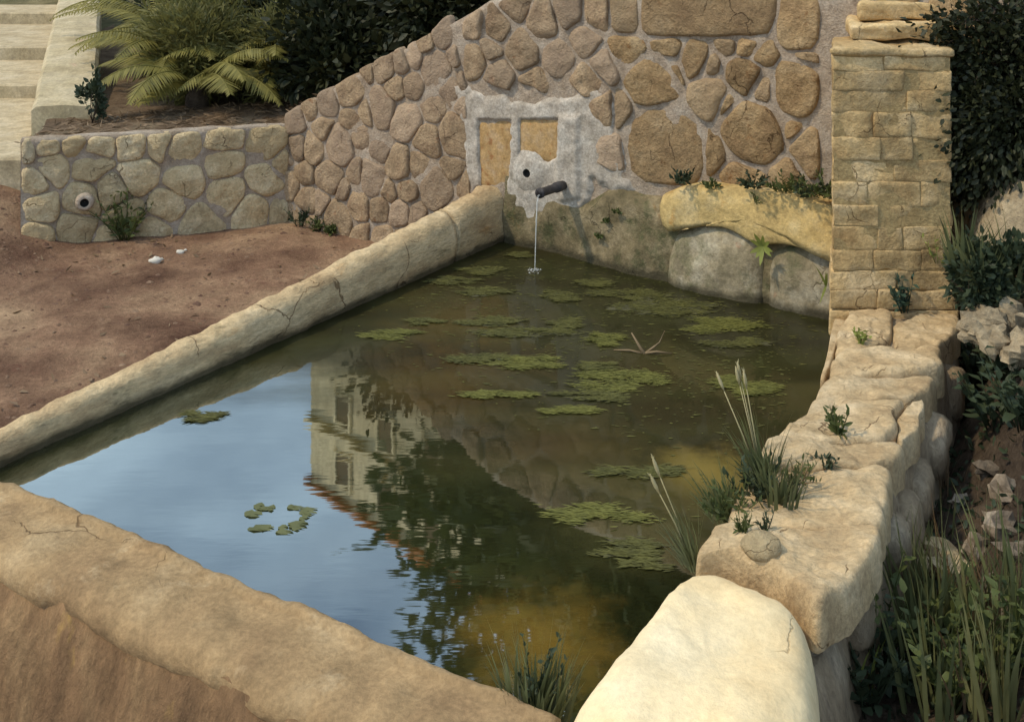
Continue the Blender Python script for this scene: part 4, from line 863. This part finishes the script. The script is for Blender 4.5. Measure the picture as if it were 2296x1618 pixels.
# low rubble pile
for i, (x, y, Y, s) in enumerate(((2205, 720, 3.9, .055), (2255, 708, 3.95, .065), (2290, 735, 3.9, .06), (2225, 760, 3.8, .05), (2180, 745, 3.85, .045), (2280, 780, 3.75, .055))):
    p = at(x, y, Y); t = thing('rubble_stone', ('squarish ochre stone at the left of the rubble heap under the boulder', 'largest ochre stone on top of the rubble heap', 'ochre stone at the right edge of the rubble heap', 'flat stone in front of the rubble heap', 'small stone nearest the side wall in the rubble heap', 'low stone at the lower right of the rubble heap')[i], 'stone', p, 'rubble heap stones under the boulder')
    blob('stone', p, (s*1.25, s*1.0, s*.95), M['boulder'], t, i+60, .8, 14, 9); t.children[0].data.polygons.foreach_set('use_smooth', [False]*len(t.children[0].data.polygons))
# leafy and grassy growth on the bank
def gp(x, y, z0=0.): 
    z = z0
    for _ in range(12):
        p = G(x, y, z); z = .5*z+.5*gz(p.x, p.y)
    p = G(x, y, z); return V((p.x, p.y, gz(p.x, p.y)))
for x, y, Y, n, h, lab in ((2158, 650, 4.08, 26, .36, 'broad-bladed grass between the pillar and the boulder'), (2205, 670, 4.0, 24, .30, 'broad-bladed grass in front of the boulder'), (2270, 660, 4.0, 20, .32, 'broad-bladed grass at the right edge before the boulder')):
    tuft(lab, at(x, y, Y), n, h, .016, M['grass'], .35, .35, 0, 'broad-bladed grasses by the boulder', 'grass_clump')
for x, y, Y, r, n, lab in ((2180, 690, 4.02, (.13, .10, .15), 1100, 'dark green bush at the foot of the boulder, next to the pillar'), (2262, 690, 4.0, (.16, .10, .16), 1300, 'dark green bush at the foot of the boulder, right edge')):
    p = at(x, y, Y); bush('shrub', lab, p+V((0, 0, r[2]*.8)), r, n, .036, M['deep'], base=p, group='bushes at the boulder foot')
for x, y, h, n, lab in ((2190, 870, .24, 13, 'blue-green leafy plant on the bank beside the upper side wall'), (2250, 850, .28, 14, 'blue-green leafy plant below the rubble heap at the right edge'), (2230, 960, .26, 14, 'blue-green leafy plant in the middle of the dark bank'), (2290, 960, .26, 12, 'blue-green leafy plant on the dark bank at the right edge')):
    weed('leafy_plant', lab, gp(x, y, .2), h, n, .062, .55, M['deep'], .6, 7, sep=True, stem=.003, group='leafy plants on the bank')
tt_ = [(1905, 1420, .20, 'leafy stem against the outer face of the side wall, next to the cream stone'), (1960, 1480, .30, 'tall dark-leaved plant beside the side wall'), (2010, 1560, .26, 'dark-leaved plant near the bottom edge right of the cream stone'), (2080, 1510, .28, 'dark-leaved plant in the lower bank weeds, middle one'), (2140, 1590, .24, 'dark-leaved plant at the bottom edge under the pale stones'), (2220, 1560, .26, 'dark-leaved plant near the lower right corner'), (2280, 1480, .26, 'dark-leaved plant at the right edge of the lower bank'), (1950, 1600, .22, 'dark-leaved plant at the bottom edge nearest the cream stone')]
for x, y, h, lab in tt_: weed('leafy_plant', lab, gp(x, y, -.1), h, 9, .052, .55, M['deep'] if x % 20 else M['weed'], .5, 8, sep=True, stem=.003, group='leafy plants low on the bank')
for x, y, n, h, m, lab in ((2010, 1330, 14, .34, 'grass2', 'yellow-green grass along the outer face of the side wall'), (2060, 1450, 22, .40, 'grass', 'grey-green grass in front of the pale bank stone'), (2130, 1430, 24, .36, 'grass', 'grass right of the pale bank stone'), (2200, 1460, 20, .40, 'grass2', 'tall yellow-green grass on the lower bank'), (2290, 1400, 20, .40, 'grass', 'tall grass at the right edge of the lower bank'), (2100, 1590, 26, .34, 'grass', 'grass at the bottom edge of the bank'), (2250, 1610, 24, .34, 'grass2', 'yellow-green grass in the lower right corner'), (1890, 1530, 9, .22, 'lime', 'thin green blades next to the cream stone'), (2080, 1220, 12, .24, 'grass', 'thin grass against the outer wall face below its middle')):
    tuft(lab, gp(x, y, -.1), n, h, .012, M[m], .3, .35, 0, 'grasses on the bank', 'grass_tuft', rad=.09)
for i, (x, y, s, lab) in enumerate(((2095, 1260, .075, 'pale ochre stone standing out on the dark bank'), (2140, 1290, .06, 'tan stone right of the pale ochre bank stone'), (2215, 1060, .04, 'grey chip stone high on the dark bank'), (2255, 1110, .05, 'pointed grey chip stone at the right of the dark bank'), (2240, 1190, .055, 'grey-brown stone in the middle of the dark bank'), (2190, 1230, .045, 'flat grey chip on the dark bank'), (2275, 1250, .05, 'grey chip at the right edge of the dark bank'), (2215, 1330, .05, 'pale chip above the tall bank grass'), (2265, 1400, .06, 'rounded buff stone among the bank grass'), (2150, 1130, .035, 'small dull stone beside the outer wall face'), (2130, 1390, .04, 'tan chip among the grass on the bank'), (2180, 1400, .04, 'tan chip between two grass clumps'))):
    p = gp(x, y, 0); t = thing('bank_stone', lab, 'stone', p, 'stones scattered on the bank'); blob('stone', p+V((0, 0, s*.15)), (s, s*.8, s*.75), M['rubble'] if i > 1 else M['low_stone'], t, i+9, .95, 9, 6); t.children[0].data.polygons.foreach_set('use_smooth', [False]*len(t.children[0].data.polygons))
for x, y, n, h, lab in ((2050, 1380, 16, .30, 'dry brown stems beside the outer wall face'), (2160, 1350, 18, .30, 'dry brown stems behind the bank grass'), (2240, 1400, 18, .34, 'dry brown stems near the right edge of the bank'), (2180, 1560, 16, .30, 'dry brown stems among the lowest bank weeds'), (2120, 1080, 12, .22, 'dry brown stems on the dark bank beside the wall')):
    tuft(lab, gp(x, y, -.1), n, h, .006, M['dry'], .5, .6, 0, 'dry stems on the bank', 'dry_stems', rad=.12)
# ground litter on the bank
v_, f_ = [], []
for i in range(4200):
    x = rnd.uniform(.8, 2.6); y = rnd.uniform(2.2, 4.3)
    if x-wall_out(y) < .04: continue
    leaf(v_, f_, V((x, y, gz(x, y)+.006)), (rnd.uniform(-1, 1), rnd.uniform(-1, 1), rnd.uniform(0, .7)), rdir(), rnd.uniform(.02, .045), .016, .2)
o = mk('leaf_litter', v_, f_, M['deep'], kind='stuff'); tag(o, 'dark leaf litter and ground ivy covering the bank', 'leaf litter')

# ------------------------------------------------------------------ yard: pebbles, clods and dry leaves
for i, (x, y, s, lab) in enumerate(((350, 588, .036, 'largest white pebble on the earth yard'), (404, 568, .024, 'white pebble right of the largest one'), (514, 510, .020, 'small white pebble near the retaining wall'), (362, 583, .014, 'tiny white chip touching the largest pebble'), (416, 562, .012, 'tiny white chip beside the middle pebble'), (466, 758, .014, 'tiny pale chip in the middle of the yard'))):
    p = gp(x, y, -.17); t = thing('pebble', lab, 'pebble', p, 'white pebbles on the yard'); blob('stone', p+V((0, 0, s*.35)), (s, s*.8, s*.6), M['pebble'], t, i+40, .5, 12, 8)
M['clod'] = rough_mat('earth_clod', [lin(.10, .05, .035), lin(.17, .10, .065), lin(.30, .20, .13)], 7, 60, .8, .01, rough=1, objvar=.3)
v_, f_ = [], []
for i in range(4200):
    x = rnd.uniform(-5.5, -.3); y = rnd.uniform(3.2, 6.8)
    if rnd.random() > .25+.75*max(0, noise.noise(V((x, y, 5))*1.3)+.3): continue
    s = rnd.uniform(.004, .016)*(1.4 if rnd.random() < .1 else 1); b = len(v_); z = gz(x, y)
    ks = [rnd.uniform(.7, 1.3) for _ in range(6)]
    v_ += [V((x+s*1.2*ks[k]*math.cos(k*1.047), y+s*ks[k]*math.sin(k*1.047), z-.002)) for k in range(6)]+[V((x, y, z+s*.5))]
    f_ += [(b+k, b+(k+1) % 6, b+6) for k in range(6)]
o = mk('earth_clods', v_, f_, M['clod'], kind='stuff'); tag(o, 'small earth clods and grit scattered over the yard', 'clods')
v_, f_ = [], []
for i in range(1100):
    x = rnd.uniform(-5.5, -.4); y = rnd.uniform(3.4, 6.7)
    if rnd.random() > .2+max(0, noise.noise(V((x, y, 8))*1.1))*1.6: continue
    leaf(v_, f_, V((x, y, gz(x, y)+.004)), (rnd.uniform(-1, 1), rnd.uniform(-1, 1), rnd.uniform(0, .25)), (rnd.uniform(-1, 1), rnd.uniform(-1, 1), .2), rnd.uniform(.025, .06), rnd.uniform(.01, .02), .2)
o = mk('dry_leaves', v_, f_, M['dry'], kind='stuff'); tag(o, 'dry brown leaves lying on the earth yard', 'leaves')
v_, f_ = [], []
for i in range(700):
    x = rnd.uniform(-3.1, -1.2); y = ystart(x)+rnd.uniform(-.05, .9)
    leaf(v_, f_, V((x, y, tz(x, y)+.008)), (rnd.uniform(-1, 1), rnd.uniform(-.5, .5), rnd.uniform(0, .2)), rdir(), rnd.uniform(.04, .1), rnd.uniform(.006, .014), .2)
o = mk('straw_litter', v_, f_, M['dry'], kind='stuff'); tag(o, 'dry straw and dead leaves along the terrace edge', 'straw')

# ------------------------------------------------------------------ floating algae
def algae(label, x, y, hw, hh, k, group='algae mats on the pool'):
    c = G(x, y); rx = hw/F*c.y; ry = max(.05, hh*c.y*c.y/(F*H)*.9); t = thing('algae_mat', label, 'algae', c, group)
    base = {'b': M['algae'], 'm': M['algae_d'], 'd': M['algae_d']}[k]; top = {'b': M['algae_b'], 'm': M['algae'], 'd': M['algae']}[k]
    v_, f_ = [], []; lobes = []
    nl = max(7, int(14*math.sqrt(rx*ry)/.13))
    for i in range(nl):
        a = rnd.uniform(0, 6.283); r_ = math.sqrt(rnd.random())*.8; lx, ly = c.x+rx*r_*math.cos(a), c.y+ry*r_*math.sin(a); sx = rx*rnd.uniform(.16, .38); sy = min(sx*.6, ry*rnd.uniform(.16, .36)); lobes.append((lx, ly, sx, sy))
        b = len(v_); n = 22; hgt = rnd.uniform(.002, .005)
        v_.append(V((lx, ly, hgt)))
        for rr_, hz in ((.6, hgt*.9), (1, .0006)):
            for j in range(n):
                th = 2*math.pi*j/n; w_ = 1+.7*fn((math.cos(th)*1.3+lx*9, math.sin(th)*1.3+ly*9, i), 1.6, 4)
                v_.append(V((lx+sx*rr_*w_*math.cos(th), ly+sy*rr_*w_*math.sin(th), hz+(.003*noise.noise(V((th*3, i, 0))) if hz > .001 else 0))))
        for j in range(n): f_.append((b, b+1+j, b+1+(j+1) % n)); f_.append((b+1+j, b+1+n+j, b+1+n+(j+1) % n, b+1+(j+1) % n))
    mk('mat', v_, f_, base, t)
    v_, f_ = [], []
    for i in range(int(nl*80)):
        lx, ly, sx, sy = rnd.choice(lobes); p = V((lx+rnd.gauss(0, .55)*sx, ly+rnd.gauss(0, .7)*sy, rnd.uniform(.002, .006)))
        leaf(v_, f_, p, (rnd.choice((-1, 1)), rnd.uniform(-.35, .35), rnd.uniform(0, .08)), (rnd.uniform(-.2, .2), 1, rnd.uniform(-.1, .1)), rnd.uniform(.010, .050), rnd.uniform(.0025, .007), .06)
    mk('flakes', v_, f_, top, t, kind='stuff')
MATS = [(1173, 573, 35, 7, 'd', 'dull algae scrap in the far corner left of the water thread'), (1089, 605, 60, 14, 'd', 'dull algae mat beside the far end of the coping'), (1018, 629, 55, 10, 'd', 'dull algae strip along the coping, nearer than the far mat'),
 (1084, 655, 70, 11, 'm', 'long olive algae strip between coping and splash'), (1257, 666, 40, 24, 'm', 'olive algae clump just in front of the splash'), (1323, 634, 45, 13, 'm', 'small olive algae mat right of the splash'),
 (1407, 662, 90, 14, 'm', 'long thin algae mat near the mossy lining'), (1478, 690, 140, 24, 'm', 'widest algae mat, under the pale wet stones'), (953, 723, 36, 9, 'd', 'small dull algae mat near the middle of the coping'),
 (878, 751, 65, 14, 'b', 'bright algae mat closest to the coping'), (1098, 722, 88, 11, 'd', 'dull thin algae mat left of centre'), (1196, 746, 125, 13, 'm', 'long thin algae mat across the pool centre'), (1281, 727, 50, 18, 'm', 'olive algae clump left of the twig, farther one'),
 (1352, 760, 38, 18, 'b', 'bright algae clump touching the left side of the twig'), (1628, 730, 92, 24, 'b', 'bright algae mat right of the twig'), (1646, 768, 70, 15, 'm', 'olive algae mat directly in front of the bright mat right of the twig'),
 (1070, 802, 72, 20, 'd', 'dull grey-green algae mat left of the bright central mat'), (1182, 812, 85, 18, 'b', 'bright ragged algae mat in the pool centre'), (1346, 821, 35, 20, 'd', 'small dull algae clump in front of the twig'),
 (1389, 854, 110, 28, 'b', 'large bright algae mat in front of the twig'), (1323, 888, 90, 9, 'd', 'dull algae fringe in front of the large bright mat'), (1112, 887, 80, 16, 'b', 'bright algae mat right of the house reflection'), (1281, 920, 66, 12, 'b', 'bright narrow algae mat, frontmost of the central group'),
 (1665, 866, 75, 28, 'b', 'bright algae mat close to the side wall'), (1431, 1056, 112, 15, 'm', 'long algae mat beside the golden patch'), (1350, 1155, 105, 32, 'b', 'large speckled algae mat in front of the golden patch'), (1396, 1225, 80, 8, 'm', 'thin algae strip before the cream stone grass'), (1451, 1256, 50, 18, 'm', 'algae patch at the inner edge by the cream stone'),
 (455, 932, 38, 7, 'm', 'small algae scrap floating in the sky reflection')]
for x, y, hw, hh, k, lab in MATS: algae(lab, x, y, hw, hh, k)
v_, f_ = [], []
for i in range(5200):
    x = rnd.uniform(-1.2, 1.5); y = rnd.uniform(2.7, 5.9); k = .9*x+y+.9*noise.noise(V((x*2, y*4, 3)))
    if not (e0-V((x, y, 0))).cross(e1-V((x, y, 0))).z: continue
    if en.dot(V((x, y, 0))-e0) > -.03 or (V((x, y, 0))-A0).dot(N0) < .06 or x > .10+.53*(y-2.25) or k < 3.75+rnd.random()*1.1: continue
    leaf(v_, f_, V((x, y, .0015)), (rnd.choice((-1, 1)), rnd.uniform(-.4, .4), .02), (0, 1, rnd.uniform(-.05, .05)), rnd.choice((.006, .01, .014, .02, .04)), rnd.uniform(.003, .009), .03)
o = mk('floating_flecks', v_, f_, M['algae'], kind='stuff'); tag(o, 'fine algae flecks and scum scattered over the far half of the pool', 'algae')
# ring of floating leaves in the sky reflection
c = G(622, 1160); t = thing('floating_leaves', 'ring of grey-green floating leaves in the sky reflection', 'leaves', c)
for i in range(24):
    a = rnd.choice((.3, .9, 2.2, 2.9, 4.2, 4.8, 5.6))+rnd.gauss(0, .22); v_, f_ = [], []; p = c+V((.10*math.cos(a)*rnd.uniform(.7, 1.15), .075*math.sin(a)*rnd.uniform(.7, 1.15), .003)); n = 10
    v_.append(p); rx, ry = rnd.uniform(.012, .034), rnd.uniform(.009, .018)
    for j in range(n): v_.append(p+V((rx*math.cos(6.283*j/n), ry*math.sin(6.283*j/n), .002*math.sin(j*2.1+i)-.0005)))
    for j in range(n-1): f_.append((0, 1+j, 2+j))
    mk('leaf', v_, f_, M['grass'], t)
# forked twig
c = G(1442, 792); t = thing('twig', 'forked brown twig sticking out of the water amid the algae', 'twig', c); v_, f_ = [], []
tube(v_, f_, [c+V((.03, 0, -.03))*.95, c+V((-.01, 0, .02))*.95, c+V((-.05, .02, .085))*.95], [.009, .007, .003], 6); tube(v_, f_, [c+V((.01, 0, .0))*.95, c+V((.05, .0, .03))*.95, c+V((.075, .01, .045))*.95, c+V((.10, .02, .095))*.95], [.006, .005, .003, .002], 5)
tube(v_, f_, [c, c+V((.06, -.01, .012))*.95, c+V((.13, -.01, .004))*.95], [.007, .005, .002], 5); tube(v_, f_, [c, c+V((-.06, .02, .006))*.95, c+V((-.13, .03, .003))*.95], [.006, .004, .002], 5); mk('branches', v_, f_, M['twig'], t)

# ------------------------------------------------------------------ house and trees up the slope (seen in the pool)
def tree(label, base, crown, r, nl, ll, seed):
    q = random.Random(seed); base = V(base); crown = V(crown); t = thing('tree', label, 'tree', base, 'trees up the slope'); v_, f_ = [], []
    fork = base.lerp(crown, .55); tube(v_, f_, [base-V((0, 0, .3)), base.lerp(fork, .5)+V((.1, .05, 0)), fork, crown], [.26, .21, .16, .06], 9); ends = []
    for i in range(26):
        d = V((q.gauss(0, 1), q.gauss(0, 1), q.gauss(.1, .8))).normalized(); e = crown+V((d.x*r[0], d.y*r[1], d.z*r[2]))*q.uniform(.65, 1); s = fork.lerp(crown, q.random())
        m_ = s.lerp(e, .5)+V((0, 0, .25)); tube(v_, f_, [s, m_, e], [.06, .04, .012], 5); ends += [m_, e, m_.lerp(e, .5), e]
    mk('trunk', v_, f_, M['bark'], t); v_, f_ = [], []
    for i in range(nl):
        e = q.choice(ends); p = e+V((q.gauss(0, .34), q.gauss(0, .34), q.gauss(-.1, .28))); d = V((p.x-crown.x+q.gauss(0, 1), p.y-crown.y+q.gauss(0, 1), q.gauss(-.4, .8)))
        leaf(v_, f_, p, d, V((q.gauss(0, 1), q.gauss(0, 1), q.gauss(0, 1))), ll*q.uniform(.6, 1.3), ll*.35, .2)
    mk('crown', v_, f_, M['tree_leaf'], t)
for lab, x, y, cz, r, nl in (('big leafy tree up the slope right of the house, mirrored in the pool', 2.0, 13.0, 6.4, (3.2, 2.6, 3.4), 11000), ('second leafy tree farther right up the slope', 6.5, 14.5, 6.6, (3.4, 2.8, 3.2), 12000), ('smaller leafy tree just behind the tall wall', 1.7, 9.2, 4.1, (1.5, 1.2, 1.2), 6000)):
    tree(lab, (x, y, tz(x, y)), (x, y, cz), r, nl, .26, int(x*10+y))
h0, h1 = V((-8.7, 45.2, 0)), V((-.9, 37.6, 0)); hd = (h1-h0).normalized(); hn = V((hd.y, -hd.x, 0)); hn = hn if hn.y < 0 else -hn; HB, HE = tz(-4, 43)-2.5, 22.7; hw_ = (h1-h0).length
house = thing('house', 'cream house with terracotta roof up the slope, mirrored in the pool', 'house', V((h0.x, h0.y, HB)))
v_, f_ = [], []; c0 = (h0+h1)/2-hn*4; box(v_, f_, (c0.x, c0.y, (HB+HE)/2), (hw_, 8, HE-HB), math.atan2(hd.y, hd.x)); mk('wall', v_, f_, M['house'], house, smooth=False)
v_, f_ = [], []; c1 = h0-hd*.45-hn*3; box(v_, f_, (c1.x, c1.y, (HB+18.6)/2), (.88, 3, 18.6-HB), math.atan2(hd.y, hd.x)); mk('annex', v_, f_, M['house'], house, smooth=False)
ctr = (h0+h1)/2-hn*4; v_ = []; f_ = []
for a, b, z in ((-.5, -.5, HE), (.5, -.5, HE), (.5, .5, HE), (-.5, .5, HE)): v_.append(V((ctr.x, ctr.y, 0))+hd*a*(hw_+.5)-hn*b*8.5+V((0, 0, z)))
for q in list(v_): v_.append(q+V((0, 0, .22)))
v_ += [V((ctr.x, ctr.y, HE+2.2))-hd*hw_*.25, V((ctr.x, ctr.y, HE+2.2))+hd*hw_*.25]
f_ = [(3, 2, 1, 0), (0, 1, 5, 4), (1, 2, 6, 5), (2, 3, 7, 6), (3, 0, 4, 7), (4, 5, 9, 8), (6, 7, 8, 9), (5, 6, 9), (7, 4, 8)]; mk('roof', v_, f_, M['tile'], house, smooth=False)
v_, f_ = [], []; c2 = (h0+h1)/2+hn*.1; box(v_, f_, (c2.x, c2.y, 20.05), (hw_+.3, .4, .22), math.atan2(hd.y, hd.x)); mk('band', v_, f_, M['house'], house, smooth=False)
for d, z in ((2.4, 18.9), (5.2, 18.9), (8.0, 18.9), (2.4, 21.4), (5.2, 21.4), (8.0, 21.4)):
    q = h0+hd*d; v_, f_ = [], []; box(v_, f_, (q.x+hn.x*.02, q.y+hn.y*.02, z), (.85, .1, 1.15), math.atan2(hd.y, hd.x)); wi = mk('window', v_, f_, M['shutter'], house, smooth=False)
    v_, f_ = [], []; q = q+hn*.08
    for dx, dz, sx, sz in ((-.5, 0, .12, 1.4), (.5, 0, .12, 1.4), (0, .64, .88, .12), (0, -.66, 1.2, .1)): e = q+hd*dx; box(v_, f_, (e.x, e.y, z+dz), (sx, .12, sz), math.atan2(hd.y, hd.x))
    mk('frame', v_, f_, M['house'], wi, smooth=False)
